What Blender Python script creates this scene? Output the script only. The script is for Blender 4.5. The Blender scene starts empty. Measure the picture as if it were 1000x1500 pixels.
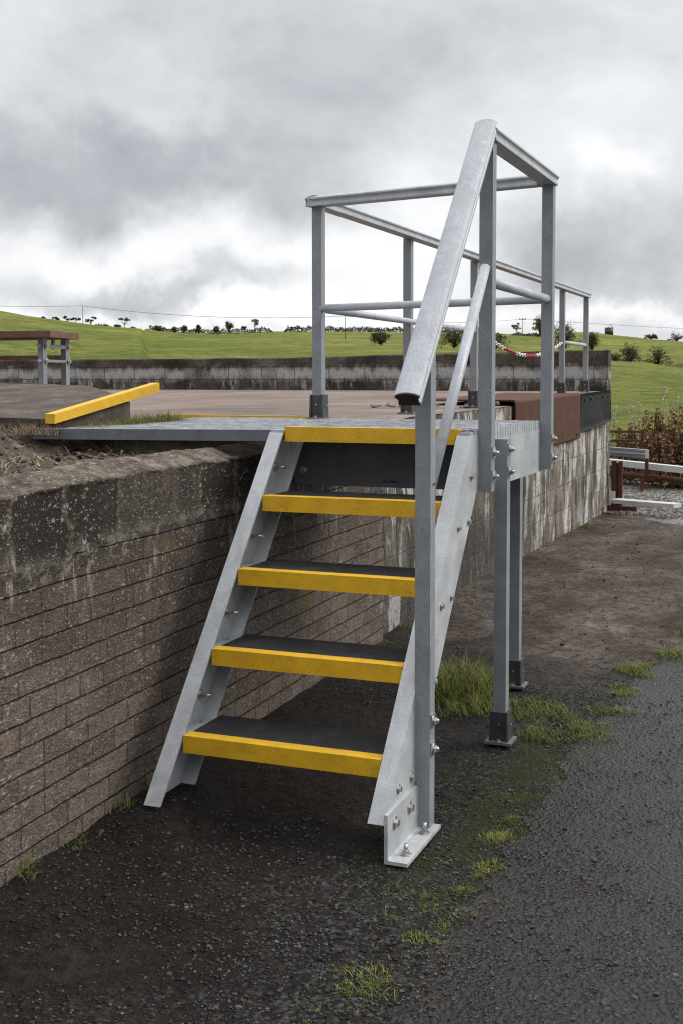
import bpy, bmesh, math, random
from mathutils import Vector, Matrix, noise
random.seed(7)
SC = bpy.context.scene
COL = SC.collection
V = Vector
H = 1.24                      # height of the dock / landing above the yard
R = random.random
U = random.uniform

# ------------------------------------------------------------------ camera
CAM = V((1.9041, -4.1371, H + 0.1895))
YAW, PITCH, ROLL, F, PX, PY = 0.373, -0.0608, -0.0007, 1733.83, 518.7, 659.7
fwd = V((-math.sin(YAW)*math.cos(PITCH), math.cos(YAW)*math.cos(PITCH), math.sin(PITCH)))
rgt = V((math.cos(YAW), math.sin(YAW), 0))
upv = rgt.cross(fwd)
cr, sr = math.cos(ROLL), math.sin(ROLL)
rgt, upv = rgt*cr + upv*sr, upv*cr - rgt*sr
cd = bpy.data.cameras.new('camera'); cam = bpy.data.objects.new('camera', cd); COL.objects.link(cam)
M = Matrix((rgt, upv, -fwd)).transposed().to_4x4(); M.translation = CAM
cam.matrix_world = M
cd.sensor_fit = 'VERTICAL'; cd.sensor_height = 36; cd.lens = F/1500*36
cd.shift_x = (500-PX)/1500; cd.shift_y = (PY-750)/1500
cd.clip_end = 5000; cd.clip_start = 0.05
SC.camera = cam

def far(u, v, D):
    """point at depth D along a sight direction (used for the distant hills and trees)"""
    return CAM + (fwd + rgt*((u-PX)/F) - upv*((v-PY)/F))*D

# ------------------------------------------------------------------ materials
def newmat(name):
    m = bpy.data.materials.new(name); m.use_nodes = True
    nt = m.node_tree; b = nt.nodes['Principled BSDF']
    return m, nt, b
class N:
    """small node helper"""
    def __init__(s, nt): s.nt = nt
    def n(s, t, **k):
        x = s.nt.nodes.new(t)
        for a, v in k.items(): setattr(x, a, v)
        return x
    def l(s, a, b): s.nt.links.new(a, b)
    def coord(s, scale=(1,1,1), kind='Object', rot=(0,0,0)):
        t = s.n('ShaderNodeTexCoord'); m = s.n('ShaderNodeMapping')
        m.inputs['Scale'].default_value = scale; m.inputs['Rotation'].default_value = rot
        s.l(t.outputs[kind], m.inputs['Vector']); return m.outputs[0]
    def geo(s, scale=(1,1,1)):
        t = s.n('ShaderNodeNewGeometry'); m = s.n('ShaderNodeMapping')
        m.inputs['Scale'].default_value = scale
        s.l(t.outputs['Position'], m.inputs['Vector']); return m.outputs[0]
    def noise(s, vec, scale, detail=4, rough=.6, dist=0):
        x = s.n('ShaderNodeTexNoise'); x.inputs['Scale'].default_value = scale
        x.inputs['Detail'].default_value = detail; x.inputs['Roughness'].default_value = rough
        x.inputs['Distortion'].default_value = dist
        s.l(vec, x.inputs['Vector']); return x.outputs['Fac']
    def vor(s, vec, scale, feature='F1', out='Distance', rnd=1):
        x = s.n('ShaderNodeTexVoronoi', feature=feature); x.inputs['Scale'].default_value = scale
        x.inputs['Randomness'].default_value = rnd
        s.l(vec, x.inputs['Vector']); return x.outputs[out]
    def ramp(s, fac, stops, mode='LINEAR'):
        x = s.n('ShaderNodeValToRGB'); e = x.color_ramp.elements; x.color_ramp.interpolation = mode
        while len(e) < len(stops): e.new(.5)
        for el, (p, c) in zip(e, stops):
            el.position = p; el.color = (c if isinstance(c, tuple) else (c, c, c)) + (1,)
        s.l(fac, x.inputs[0]); return x.outputs[0]
    def mix(s, fac, a, b, mode='MIX'):
        x = s.n('ShaderNodeMix', data_type='RGBA', blend_type=mode)
        for sock, v in ((x.inputs[0], fac), (x.inputs[6], a), (x.inputs[7], b)):
            if isinstance(v, (int, float)): sock.default_value = v
            elif isinstance(v, tuple): sock.default_value = v + (1,)
            else: s.l(v, sock)
        return x.outputs[2]
    def math(s, op, a, b=0, c=0):
        x = s.n('ShaderNodeMath', operation=op)
        for i, v in enumerate((a, b, c)):
            if isinstance(v, (int, float)): x.inputs[i].default_value = v
            else: s.l(v, x.inputs[i])
        return x.outputs[0]
    def sep(s, vec):
        x = s.n('ShaderNodeSeparateXYZ'); s.l(vec, x.inputs[0]); return x.outputs
    def comb(s, x, y, z=0):
        c = s.n('ShaderNodeCombineXYZ')
        for i, v in enumerate((x, y, z)):
            if isinstance(v, (int, float)): c.inputs[i].default_value = v
            else: s.l(v, c.inputs[i])
        return c.outputs[0]
    def bump(s, h, strength, dist, normal=None):
        x = s.n('ShaderNodeBump'); x.inputs['Strength'].default_value = strength
        x.inputs['Distance'].default_value = dist; s.l(h, x.inputs['Height'])
        if normal is not None: s.l(normal, x.inputs['Normal'])
        return x.outputs[0]
    def attr(s, name):
        x = s.n('ShaderNodeAttribute', attribute_name=name); return x.outputs['Fac']

def grp_mat(name, base, var=.06, rough=.5, speck=True, streak=None, bump=.12):
    """pultruded / galvanised grey: fine speckle, long faint streaks, water stains"""
    m, nt, b = newmat(name); k = N(nt)
    c = k.geo()
    big = k.noise(c, 9, 5, .65)
    fine = k.noise(c, 420, 2, .7)
    col = k.ramp(big, [(.32, tuple(x*(1-var*3.2) for x in base)), (.68, tuple(x*(1+var*1.6) for x in base))])
    col = k.mix(k.ramp(k.noise(c, 45, 5, .75), [(.50, 0.), (.68, .45)]), col, tuple(x*.72 for x in base))
    if speck:
        col = k.mix(k.math('MULTIPLY', k.ramp(k.noise(c, 6, 5, .7), [(.36, .15), (.62, 1.)]), k.ramp(fine, [(.42, 0.0), (.66, .8)])), col, tuple(min(1, x*1.5) for x in base))
        col = k.mix(k.ramp(k.noise(c, 300, 2, .7), [(.52, 0.), (.68, .7)]), col, tuple(x*.5 for x in base))
    gr_ = k.noise(k.geo((14, 14, 3)), 1.0, 6, .75); col = k.mix(k.ramp(gr_, [(.56, 0.), (.70, .5)]), col, tuple(x*q for x, q in zip(base, (.62, .58, .52))))
    col = k.mix(k.ramp(k.noise(c, 22, 6, .75), [(.60, 0.), (.68, .45)]), col, tuple(min(1, x*1.55) for x in base))
    st = k.noise(k.geo(streak or (60, 60, 1.2)), 1.5, 3, .6)
    col = k.mix(k.ramp(st, [(.5, 0.), (.8, .4)]), col, tuple(x*.68 for x in base))
    # water spots / lime marks
    sp = k.vor(k.geo(), 55); col = k.mix(k.ramp(sp, [(.06, .35), (.14, 0.)]), col, tuple(min(1, x*1.5) for x in base))
    k.l(col, b.inputs['Base Color'])
    k.l(k.ramp(big, [(.3, rough-.1), (.7, rough+.12)]), b.inputs['Roughness'])
    k.l(k.bump(fine, bump, .002), b.inputs['Normal'])
    return m

MAT = {}
MAT['post'] = grp_mat('grey pultruded post', (.228, .243, .258), .07, .5)
MAT['stringer'] = grp_mat('galvanised stringer', (.40, .415, .425), .10, .45, streak=(40, 8, 8), bump=.2)
MAT['rail'] = grp_mat('grey handrail profile', (.40, .42, .45), .09, .42, streak=(60, 3, 3))
MAT['beam'] = grp_mat('side beam', (.38, .40, .41), .09, .5, streak=(8, 4, 40))
MAT['darkgrp'] = grp_mat('dark grey sheet', (.085, .09, .097), .1, .6)
MAT['foot'] = grp_mat('dark grey socket', (.042, .044, .046), .12, .5)
MAT['grating'] = grp_mat('grey grating', (.34, .35, .37), .13, .55, streak=(6, 30, 6))
MAT['grating'].node_tree.nodes['Principled BSDF'].inputs['Specular IOR Level'].default_value = .15
def _bars():
    nt = MAT['grating'].node_tree; k = N(nt); b = nt.nodes['Principled BSDF']; src = b.inputs['Base Color'].links[0].from_socket
    f = k.math('MULTIPLY', k.ramp(k.noise(k.geo((1.2, 13, .2)), 1.0, 3, .7), [(.44, 0.), (.58, .75)]), k.ramp(k.noise(k.geo((3, 3, 1)), 1, 3), [(.3, .45), (.6, 1.)]))  # dark lines painted on for the shaded gaps between bars
    c = k.mix(f, src, (.13, .135, .145))
    c = k.mix(k.ramp(k.noise(k.geo((48, 9, 4)), 1.0, 3, .7), [(.50, 0.), (.58, .9)]), c, (.10, .103, .11))  # dark dots painted on for the shaded mesh openings
    c = k.mix(k.ramp(k.noise(k.geo((40, 10, 4.4)), 1.0, 3, .7), [(.60, 0.), (.66, .8)]), c, (.62, .62, .62))  # white glints painted on as pale specks
    k.l(c, b.inputs['Base Color'])
_bars()
MAT['fascia'] = grp_mat('grating edge', (.13, .14, .155), .13, .5, streak=(6, 30, 6))
MAT['cap'] = newmat('black plastic cap')[0]
b = MAT['cap'].node_tree.nodes['Principled BSDF']; b.inputs['Base Color'].default_value = (.02, .02, .022, 1); b.inputs['Roughness'].default_value = .5
def steel_mat():
    m, nt, b = newmat('zinc bolt'); k = N(nt)
    k.l(k.ramp(k.noise(k.geo(), 120, 2), [(.3, (.3, .3, .3)), (.7, (.62, .61, .58))]), b.inputs['Base Color'])
    b.inputs['Metallic'].default_value = .85; b.inputs['Roughness'].default_value = .35
    return m
MAT['bolt'] = steel_mat()
def yellow_mat(name='yellow gritted nosing'):
    m, nt, b = newmat(name); k = N(nt); c = k.geo()
    grit = k.vor(c, 260); big = k.noise(c, 14, 5, .7)
    col = k.ramp(big, [(.3, (.60, .33, .006)), (.62, (.76, .45, .012))])
    col = k.mix(k.ramp(k.noise(c, 330, 3, .7), [(.4, 0.), (.75, .55)]), col, (.40, .22, .008))
    col = k.mix(k.ramp(k.noise(c, 5, 4, .6), [(.60, 0.), (.72, .35)]), col, (.55, .25, .02))
    col = k.mix(k.ramp(k.noise(k.geo((1, 1, 1)), 38, 6, .75), [(.63, 0.), (.71, .6)]), col, (.16, .10, .02))
    col = k.mix(k.ramp(k.noise(k.geo((16, 16, 40)), 1, 4, .7), [(.56, 0.), (.72, .35)]), col, (.24, .14, .015))
    k.l(col, b.inputs['Base Color']); b.inputs['Roughness'].default_value = .6
    k.l(k.bump(grit, .5, .0025), b.inputs['Normal'])
    return m
MAT['yellow'] = yellow_mat()
def blackgrit():
    m, nt, b = newmat('black gritted tread'); k = N(nt); c = k.geo()
    col = k.ramp(k.noise(c, 500, 2, .7), [(.4, (.012, .012, .013)), (.72, (.06, .06, .062))])
    col = k.mix(k.ramp(k.noise(c, 9, 6, .7), [(.48, 0.), (.66, .6)]), col, (.065, .058, .050))
    k.l(col, b.inputs['Base Color']); b.inputs['Roughness'].default_value = .8; b.inputs['Specular IOR Level'].default_value = .2
    k.l(k.bump(k.vor(c, 330), .6, .003), b.inputs['Normal'])
    return m
MAT['grit'] = blackgrit()
def rust_mat(name, a, bcol, rough=.8):
    m, nt, b = newmat(name); k = N(nt); c = k.geo()
    col = k.ramp(k.noise(c, 7, 7, .7), [(.3, a), (.7, bcol)])
    col = k.mix(k.ramp(k.noise(k.geo((30, 30, 2)), 1.2, 4), [(.5, 0.), (.8, .5)]), col, tuple(x*.55 for x in a))
    col = k.mix(k.ramp(k.noise(c, 110, 3), [(.45, 0.), (.8, .5)]), col, tuple(x*1.5 for x in bcol))
    k.l(col, b.inputs['Base Color']); b.inputs['Roughness'].default_value = rough
    b.inputs['Specular IOR Level'].default_value = .2
    k.l(k.bump(k.noise(c, 90, 4), .35, .004), b.inputs['Normal'])
    return m
MAT['rust'] = rust_mat('rusted steel plate', (.045, .021, .013), (.105, .047, .028))
MAT['rust2'] = rust_mat('bright rust', (.16, .05, .02), (.28, .10, .04))
MAT['rustdark'] = rust_mat('dark rust', (.05, .02, .014), (.10, .042, .026))
MAT['tabletop'] = rust_mat('red brown worn boards', (.10, .045, .035), (.19, .11, .085))
MAT['rubber'] = grp_mat('black rubber', (.012, .012, .013), .2, .7, speck=False); MAT['rubber'].node_tree.nodes['Principled BSDF'].inputs['Specular IOR Level'].default_value = .2
MAT['white'] = grp_mat('off-white profile', (.52, .525, .52), .07, .5)

def ground_mat():
    m, nt, b = newmat('yard dirt and gravel'); k = N(nt); c = k.geo()
    xyz = k.sep(c)
    n1 = k.noise(c, 2.2, 7, .62); n2 = k.noise(c, 26, 6, .65); n3 = k.noise(c, 170, 3, .7)
    dirt = k.ramp(n1, [(.34, (.010, .0072, .006)), (.52, (.025, .0182, .015)), (.70, (.045, .034, .028))])
    dirt = k.mix(k.ramp(n2, [(.45, 0.), (.62, .85)]), dirt, (.006, .0045, .004))
    dirt = k.mix(k.ramp(n3, [(.52, 0.), (.68, .8)]), dirt, (.045, .037, .031))
    peb = k.n('ShaderNodeTexVoronoi'); peb.inputs['Scale'].default_value = 75; k.l(c, peb.inputs['Vector'])
    pc = k.ramp(peb.outputs['Color'], [(.2, (.010, .010, .0095)), (.6, (.040, .039, .037)), (.95, (.16, .155, .145))])
    pm = k.math('MULTIPLY', k.ramp(peb.outputs['Distance'], [(.25, 1.), (.5, 0.)]), k.ramp(k.noise(c, 1.9, 6, .65), [(.50, 0.), (.62, .7)]))
    near = k.mix(pm, dirt, pc)
    tg = k.ramp(k.sep(peb.outputs['Color'])[1], [(.1, (.008, .0078, .0076)), (.55, (.026, .025, .024)), (.95, (.11, .107, .10))])
    tgm = k.math('MULTIPLY', k.ramp(k.math('ADD', xyz[0], k.math('MULTIPLY', k.math('SUBTRACT', k.noise(c, 2.3, 6, .65), .5), 1.6)), [(.42, 0.), (.80, .9)]), k.ramp(peb.outputs['Distance'], [(.3, 1.), (.6, .45)]))
    near = k.mix(tgm, near, tg)
    # pale dry mud further up the yard
    mud = k.ramp(k.noise(k.geo((1, .6, 1)), 1.9, 9, .72), [(.34, (.036, .027, .020)), (.46, (.085, .065, .051)), (.56, (.15, .12, .098)), (.68, (.27, .225, .19))])
    mud = k.mix(k.ramp(n2, [(.48, 0.), (.64, .85)]), mud, (.020, .0145, .011))
    mud = k.mix(k.ramp(n3, [(.52, 0.), (.68, .6)]), mud, (.13, .108, .09))
    mud = k.mix(k.ramp(k.noise(c, 9, 6, .7), [(.52, 0.), (.66, .7)]), mud, (.030, .022, .017))
    fy = k.math('ADD', k.math('ADD', xyz[1], k.math('MULTIPLY', k.math('SUBTRACT', n1, .5), 3.0)), k.math('MULTIPLY', k.math('SUBTRACT', xyz[0], .7), .6))
    col = k.mix(k.ramp(k.math('MULTIPLY', fy, .25), [(.32, 0.), (.52, 1.)]), near, mud)
    # light gravel behind the dock
    gv = k.n('ShaderNodeTexVoronoi'); gv.inputs['Scale'].default_value = 26; k.l(c, gv.inputs['Vector'])
    gcol = k.ramp(gv.outputs['Color'], [(.1, (.10, .095, .09)), (.5, (.24, .235, .225)), (.9, (.42, .41, .39))])
    gcol = k.mix(k.ramp(k.noise(c, 1.1, 5), [(.5, 0.), (.75, .6)]), gcol, (.15, .12, .10))
    gy = k.math('ADD', k.math('ADD', xyz[1], k.math('MULTIPLY', xyz[0], -.9)), k.math('MULTIPLY', k.math('SUBTRACT', n1, .5), 1.2))
    # gravel starts along the far side of the dock
    gy = k.math('ADD', k.math('ADD', xyz[1], k.math('MULTIPLY', xyz[0], 1.15)), k.math('MULTIPLY', k.math('SUBTRACT', n1, .5), 1.0))
    gm = k.ramp(k.math('MULTIPLY', k.math('SUBTRACT', gy, 8.6), 2.2), [(.35, 0.), (.6, 1.)])
    col = k.mix(gm, col, gcol)
    # moss along the road edge
    mo = k.math('ABSOLUTE', k.math('SUBTRACT', xyz[0], .93))
    mo = k.math('ADD', mo, k.math('MULTIPLY', k.math('SUBTRACT', k.noise(c, 7, 5), .5), 1.3))
    mm = k.math('MULTIPLY', k.ramp(mo, [(.02, .9), (.26, 0.)]), k.ramp(k.math('ABSOLUTE', k.math('ADD', xyz[1], .3)), [(.6, 1.), (1., 0.)]))
    col = k.mix(mm, col, k.mix(k.ramp(n3, [(.4, 0.), (.6, 1.)]), (.010, .0115, .004), (.050, .054, .013)))
    k.l(col, b.inputs['Base Color'])
    k.l(k.ramp(n1, [(.3, .55), (.6, .85)]), b.inputs['Roughness']); b.inputs['Specular IOR Level'].default_value = .16
    h = k.math('ADD', k.math('MULTIPLY', k.vor(c, 75), -.5), k.math('ADD', k.math('MULTIPLY', n2, 2.2), k.math('ADD', n3, k.math('MULTIPLY', k.noise(c, 8, 5, .65), 3.2))))
    k.l(k.bump(h, 1., .014), b.inputs['Normal'])
    return m
MAT['ground'] = ground_mat()
def road_mat():
    m, nt, b = newmat('wet worn tarmac'); k = N(nt); c = k.geo()
    w = k.n('ShaderNodeTexVoronoi'); w.inputs['Scale'].default_value = 80; k.l(c, w.inputs['Vector'])
    w2 = k.n('ShaderNodeTexVoronoi'); w2.inputs['Scale'].default_value = 55; k.l(c, w2.inputs['Vector'])
    n1 = k.noise(c, 2.0, 6, .62); n2 = k.noise(c, 60, 5, .7); n3 = k.noise(c, 16, 5, .65)
    col = k.ramp(k.sep(w.outputs['Color'])[0], [(.1, (.004, .0039, .0039)), (.5, (.014, .0138, .0138)), (.80, (.036, .0355, .0355)), (.97, (.13, .127, .124))])
    col = k.mix(k.ramp(w.outputs['Distance'], [(.30, 0.), (.55, .9)]), col, (.009, .0085, .008))
    col = k.mix(k.ramp(n1, [(.42, 0.), (.66, .8)]), col, (.014, .012, .0105))
    col = k.mix(k.ramp(n3, [(.55, 0.), (.66, .8)]), col, (.014, .012, .0105))
    col = k.mix(k.ramp(n2, [(.60, 0.), (.68, .9)]), col, (.006, .005, .0045))
    # dirt worked over the ragged margin
    e_ = k.math('ADD', k.attr('margin'), k.math('MULTIPLY', k.math('SUBTRACT', k.noise(c, 9, 6, .7), .5), .9))
    dirt = k.ramp(k.noise(c, 26, 6, .65), [(.38, (.006, .0047, .004)), (.55, (.017, .0135, .0112)), (.7, (.034, .027, .022))])
    col = k.mix(k.ramp(e_, [(.05, 1.), (.40, .5), (.9, 0.)]), col, dirt)
    k.l(col, b.inputs['Base Color'])
    k.l(k.math('ADD', k.ramp(k.noise(c, 3.1, 5), [(.35, .20), (.7, .46)]), k.math('MULTIPLY', k.math('SUBTRACT', n2, .5), .5)), b.inputs['Roughness'])
    h = k.math('ADD', k.math('ADD', k.math('MULTIPLY', w.outputs['Distance'], -.8), k.math('MULTIPLY', n2, 1.3)), k.math('MULTIPLY', w2.outputs['Distance'], -.7))
    b.inputs['Specular IOR Level'].default_value = .45
    k.l(k.bump(h, 1., .012), b.inputs['Normal'])
    return m
MAT['road'] = road_mat()

def brick_mat():
    m, nt, b = newmat('weathered brick and render'); k = N(nt); c = k.geo(); xyz = k.sep(c)
    wob = k.math('MULTIPLY', k.math('SUBTRACT', k.noise(c, 2.2, 2), .5), .014)
    wob2 = k.math('MULTIPLY', k.math('SUBTRACT', k.noise(k.geo((1,1,1)), 23, 3), .5), .005)
    bv = k.comb(k.math('ADD', xyz[1], wob2), k.math('ADD', k.math('ADD', xyz[2], wob), wob2))
    br = k.n('ShaderNodeTexBrick'); k.l(bv, br.inputs['Vector'])
    br.inputs['Scale'].default_value = 1; br.squash = .55; br.squash_frequency = 3; br.inputs['Brick Width'].default_value = .235; br.inputs['Row Height'].default_value = .0745
    br.inputs['Mortar Size'].default_value = .0052; br.inputs['Mortar Smooth'].default_value = .55; br.inputs['Bias'].default_value = 0
    br.inputs['Color1'].default_value = (.215, .166, .134, 1); br.inputs['Color2'].default_value = (.105, .081, .067, 1); br.inputs['Mortar'].default_value = (.105, .082, .067, 1)
    n1 = k.noise(k.geo((1, .6, 1)), 4, 7, .65); n2 = k.noise(k.geo((1, .5, 1)), 45, 5, .72); n3 = k.noise(k.geo((1, .5, 1)), 170, 3, .7)
    zr = k.math('FRACT', k.math('DIVIDE', k.math('ADD', k.math('ADD', xyz[2], wob), wob2), .0745))
    bed = k.math('MINIMUM', zr, k.math('SUBTRACT', 1, zr))
    bed = k.ramp(k.math('ADD', bed, k.math('MULTIPLY', k.math('SUBTRACT', k.noise(c, 40, 4), .5), .07)), [(.022, 1.), (.07, 0.)])
    brick = k.mix(k.ramp(n2, [(.45, 0.), (.62, .65)]), br.outputs['Color'], (.078, .060, .049))
    brick = k.mix(k.ramp(k.noise(c, 2.6, 6, .7), [(.44, 0.), (.62, .6)]), brick, (.062, .049, .041))
    brick = k.mix(k.ramp(k.noise(k.geo((1, 1.2, 2.0)), 9, 5, .7), [(.54, 0.), (.68, .55)]), brick, (.25, .20, .165))
    brick = k.mix(k.math('MULTIPLY', bed, k.ramp(k.noise(c, 6, 5, .7), [(.40, .06), (.64, .42)])), brick, (.050, .039, .032))
    brick = k.mix(k.math('MULTIPLY', br.outputs['Fac'], k.ramp(k.noise(c, 8, 4, .7), [(.38, .1), (.56, .65)])), brick, (.040, .031, .026))
    brick = k.mix(k.ramp(n3, [(.48, 0.), (.70, .75)]), brick, (.30, .25, .205))
    brick = k.mix(k.ramp(k.noise(k.geo((1.01, 1.01, 1.01)), 150, 3, .7), [(.52, 0.), (.66, .8)]), brick, (.045, .036, .030))
    # courses darken towards the top of the brickwork; single stained bricks
    brick = k.mix(k.ramp(k.math('ADD', xyz[2], k.math('MULTIPLY', k.math('SUBTRACT', n1, .5), .5)), [(.5, 0.), (.9, .72)]), brick, (.052, .042, .036))
    och = k.noise(c, 2.3, 2, .4); brick = k.mix(k.ramp(och, [(.68, 0.), (.74, .5)]), brick, (.17, .105, .04))
    # cement render band
    st = k.noise(k.geo((9, 9, 1.1)), 1.0, 5, .65, .3)
    ren = k.ramp(st, [(.34, (.026, .0205, .017)), (.48, (.060, .049, .040)), (.58, (.105, .086, .071)), (.70, (.22, .19, .16))])
    ren = k.mix(k.ramp(n2, [(.4, 0.), (.75, .5)]), ren, (.10, .086, .075))
    ren = k.mix(k.ramp(n3, [(.48, 0.), (.72, .7)]), ren, (.17, .148, .13))
    ren = k.mix(k.ramp(k.noise(k.geo((1.01, 1.01, 1.01)), 130, 3, .7), [(.52, 0.), (.66, .8)]), ren, (.020, .016, .014))
    pb = k.n('ShaderNodeTexBrick'); wob3 = k.math('MULTIPLY', k.math('SUBTRACT', k.noise(c, 7, 5, .7), .5), .16)
    k.l(k.comb(k.math('ADD', xyz[1], wob3), k.math('ADD', xyz[2], .55)), pb.inputs['Vector'])
    pb.inputs['Scale'].default_value = 1; pb.inputs['Brick Width'].default_value = .29; pb.inputs['Row Height'].default_value = 1.0; pb.offset = 0
    pb.inputs['Mortar Size'].default_value = .022; pb.inputs['Mortar Smooth'].default_value = 1.0
    pb.inputs['Color1'].default_value = (0, 0, 0, 1); pb.inputs['Color2'].default_value = (1, 1, 1, 1); pb.inputs['Mortar'].default_value = (.5, .5, .5, 1)
    ren = k.mix(k.ramp(k.math('ADD', k.sep(pb.outputs['Color'])[0], k.math('MULTIPLY', k.math('SUBTRACT', n2, .5), .5)), [(.34, .88), (.64, .0)]), ren, (.028, .021, .0165))
    ren = k.mix(k.math('MULTIPLY', pb.outputs['Fac'], k.ramp(n2, [(.38, .1), (.6, .75)])), ren, (.15, .125, .105))
    edge = k.attr('edge')
    ren = k.mix(k.math('MULTIPLY', edge, k.ramp(n2, [(.36, .2), (.52, 1.)])), ren, (.21, .185, .16))
    top = k.ramp(k.math('ADD', xyz[2], k.math('MULTIPLY', k.math('SUBTRACT', n1, .5), .06)), [(1.105, 0.), (1.15, 1.)])
    nz = k.n('ShaderNodeNewGeometry'); up = k.ramp(k.sep(nz.outputs['Normal'])[2], [(.3, 0.), (.7, 1.)])
    topc = k.ramp(k.noise(c, 12, 7, .75), [(.36, (.040, .032, .026)), (.5, (.115, .092, .072)), (.66, (.25, .21, .17))])
    ren = k.mix(up, ren, topc)
    col = k.mix(k.attr('band'), brick, ren)
    # lichen spots and lime runs
    for sc_, cut, sz in ((42, .74, .24), (95, .68, .34), (150, .70, .38), (19, .90, .20)):
        lv = k.n('ShaderNodeTexVoronoi'); lv.inputs['Scale'].default_value = sc_
        wv_ = k.n('ShaderNodeVectorMath', operation='MULTIPLY_ADD'); nn = k.n('ShaderNodeTexNoise'); nn.inputs['Scale'].default_value = 60; k.l(c, nn.inputs['Vector'])
        k.l(nn.outputs['Color'], wv_.inputs[0]); wv_.inputs[1].default_value = (.022,)*3; k.l(k.geo((1, .5, .8)), wv_.inputs[2]); k.l(wv_.outputs[0], lv.inputs['Vector'])
        on = k.math('GREATER_THAN', k.math('ADD', k.sep(lv.outputs['Color'])[0], k.math('MULTIPLY', k.math('SUBTRACT', n1, .5), .5)), cut)
        f = k.math('MULTIPLY', on, k.ramp(lv.outputs['Distance'], [(sz*.4, .8), (sz, 0.)]))
        col = k.mix(f, col, (.40, .36, .31))
    col = k.mix(k.math('MULTIPLY', edge, k.ramp(k.noise(k.geo((1, .5, .5)), 30, 5, .75), [(.52, 0.), (.60, .9)])), col, (.36, .325, .285))
    run = k.noise(k.geo((26, 12, 2.2)), 1, 4, .7)
    rm = k.math('MULTIPLY', k.ramp(run, [(.57, 0.), (.66, .85)]), k.ramp(xyz[2], [(.66, 0.), (.80, 1.), (.92, 1.), (.97, .0)]))
    col = k.mix(rm, col, (.40, .36, .32))
    k.l(col, b.inputs['Base Color']); b.inputs['Roughness'].default_value = .9
    mort = k.math('MULTIPLY', br.outputs['Fac'], k.math('SUBTRACT', 1, k.attr('band')))
    bedm = k.math('MULTIPLY', bed, k.math('SUBTRACT', 1, k.attr('band')))
    h = k.math('ADD', k.math('ADD', k.math('MULTIPLY', mort, -.45), k.math('MULTIPLY', bedm, -1.1)), k.math('ADD', k.math('MULTIPLY', n2, 1.2), k.math('MULTIPLY', n3, .7)))
    b.inputs['Specular IOR Level'].default_value = .2
    k.l(k.bump(h, 1., .010), b.inputs['Normal'])
    return m
MAT['brick'] = brick_mat()

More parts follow.
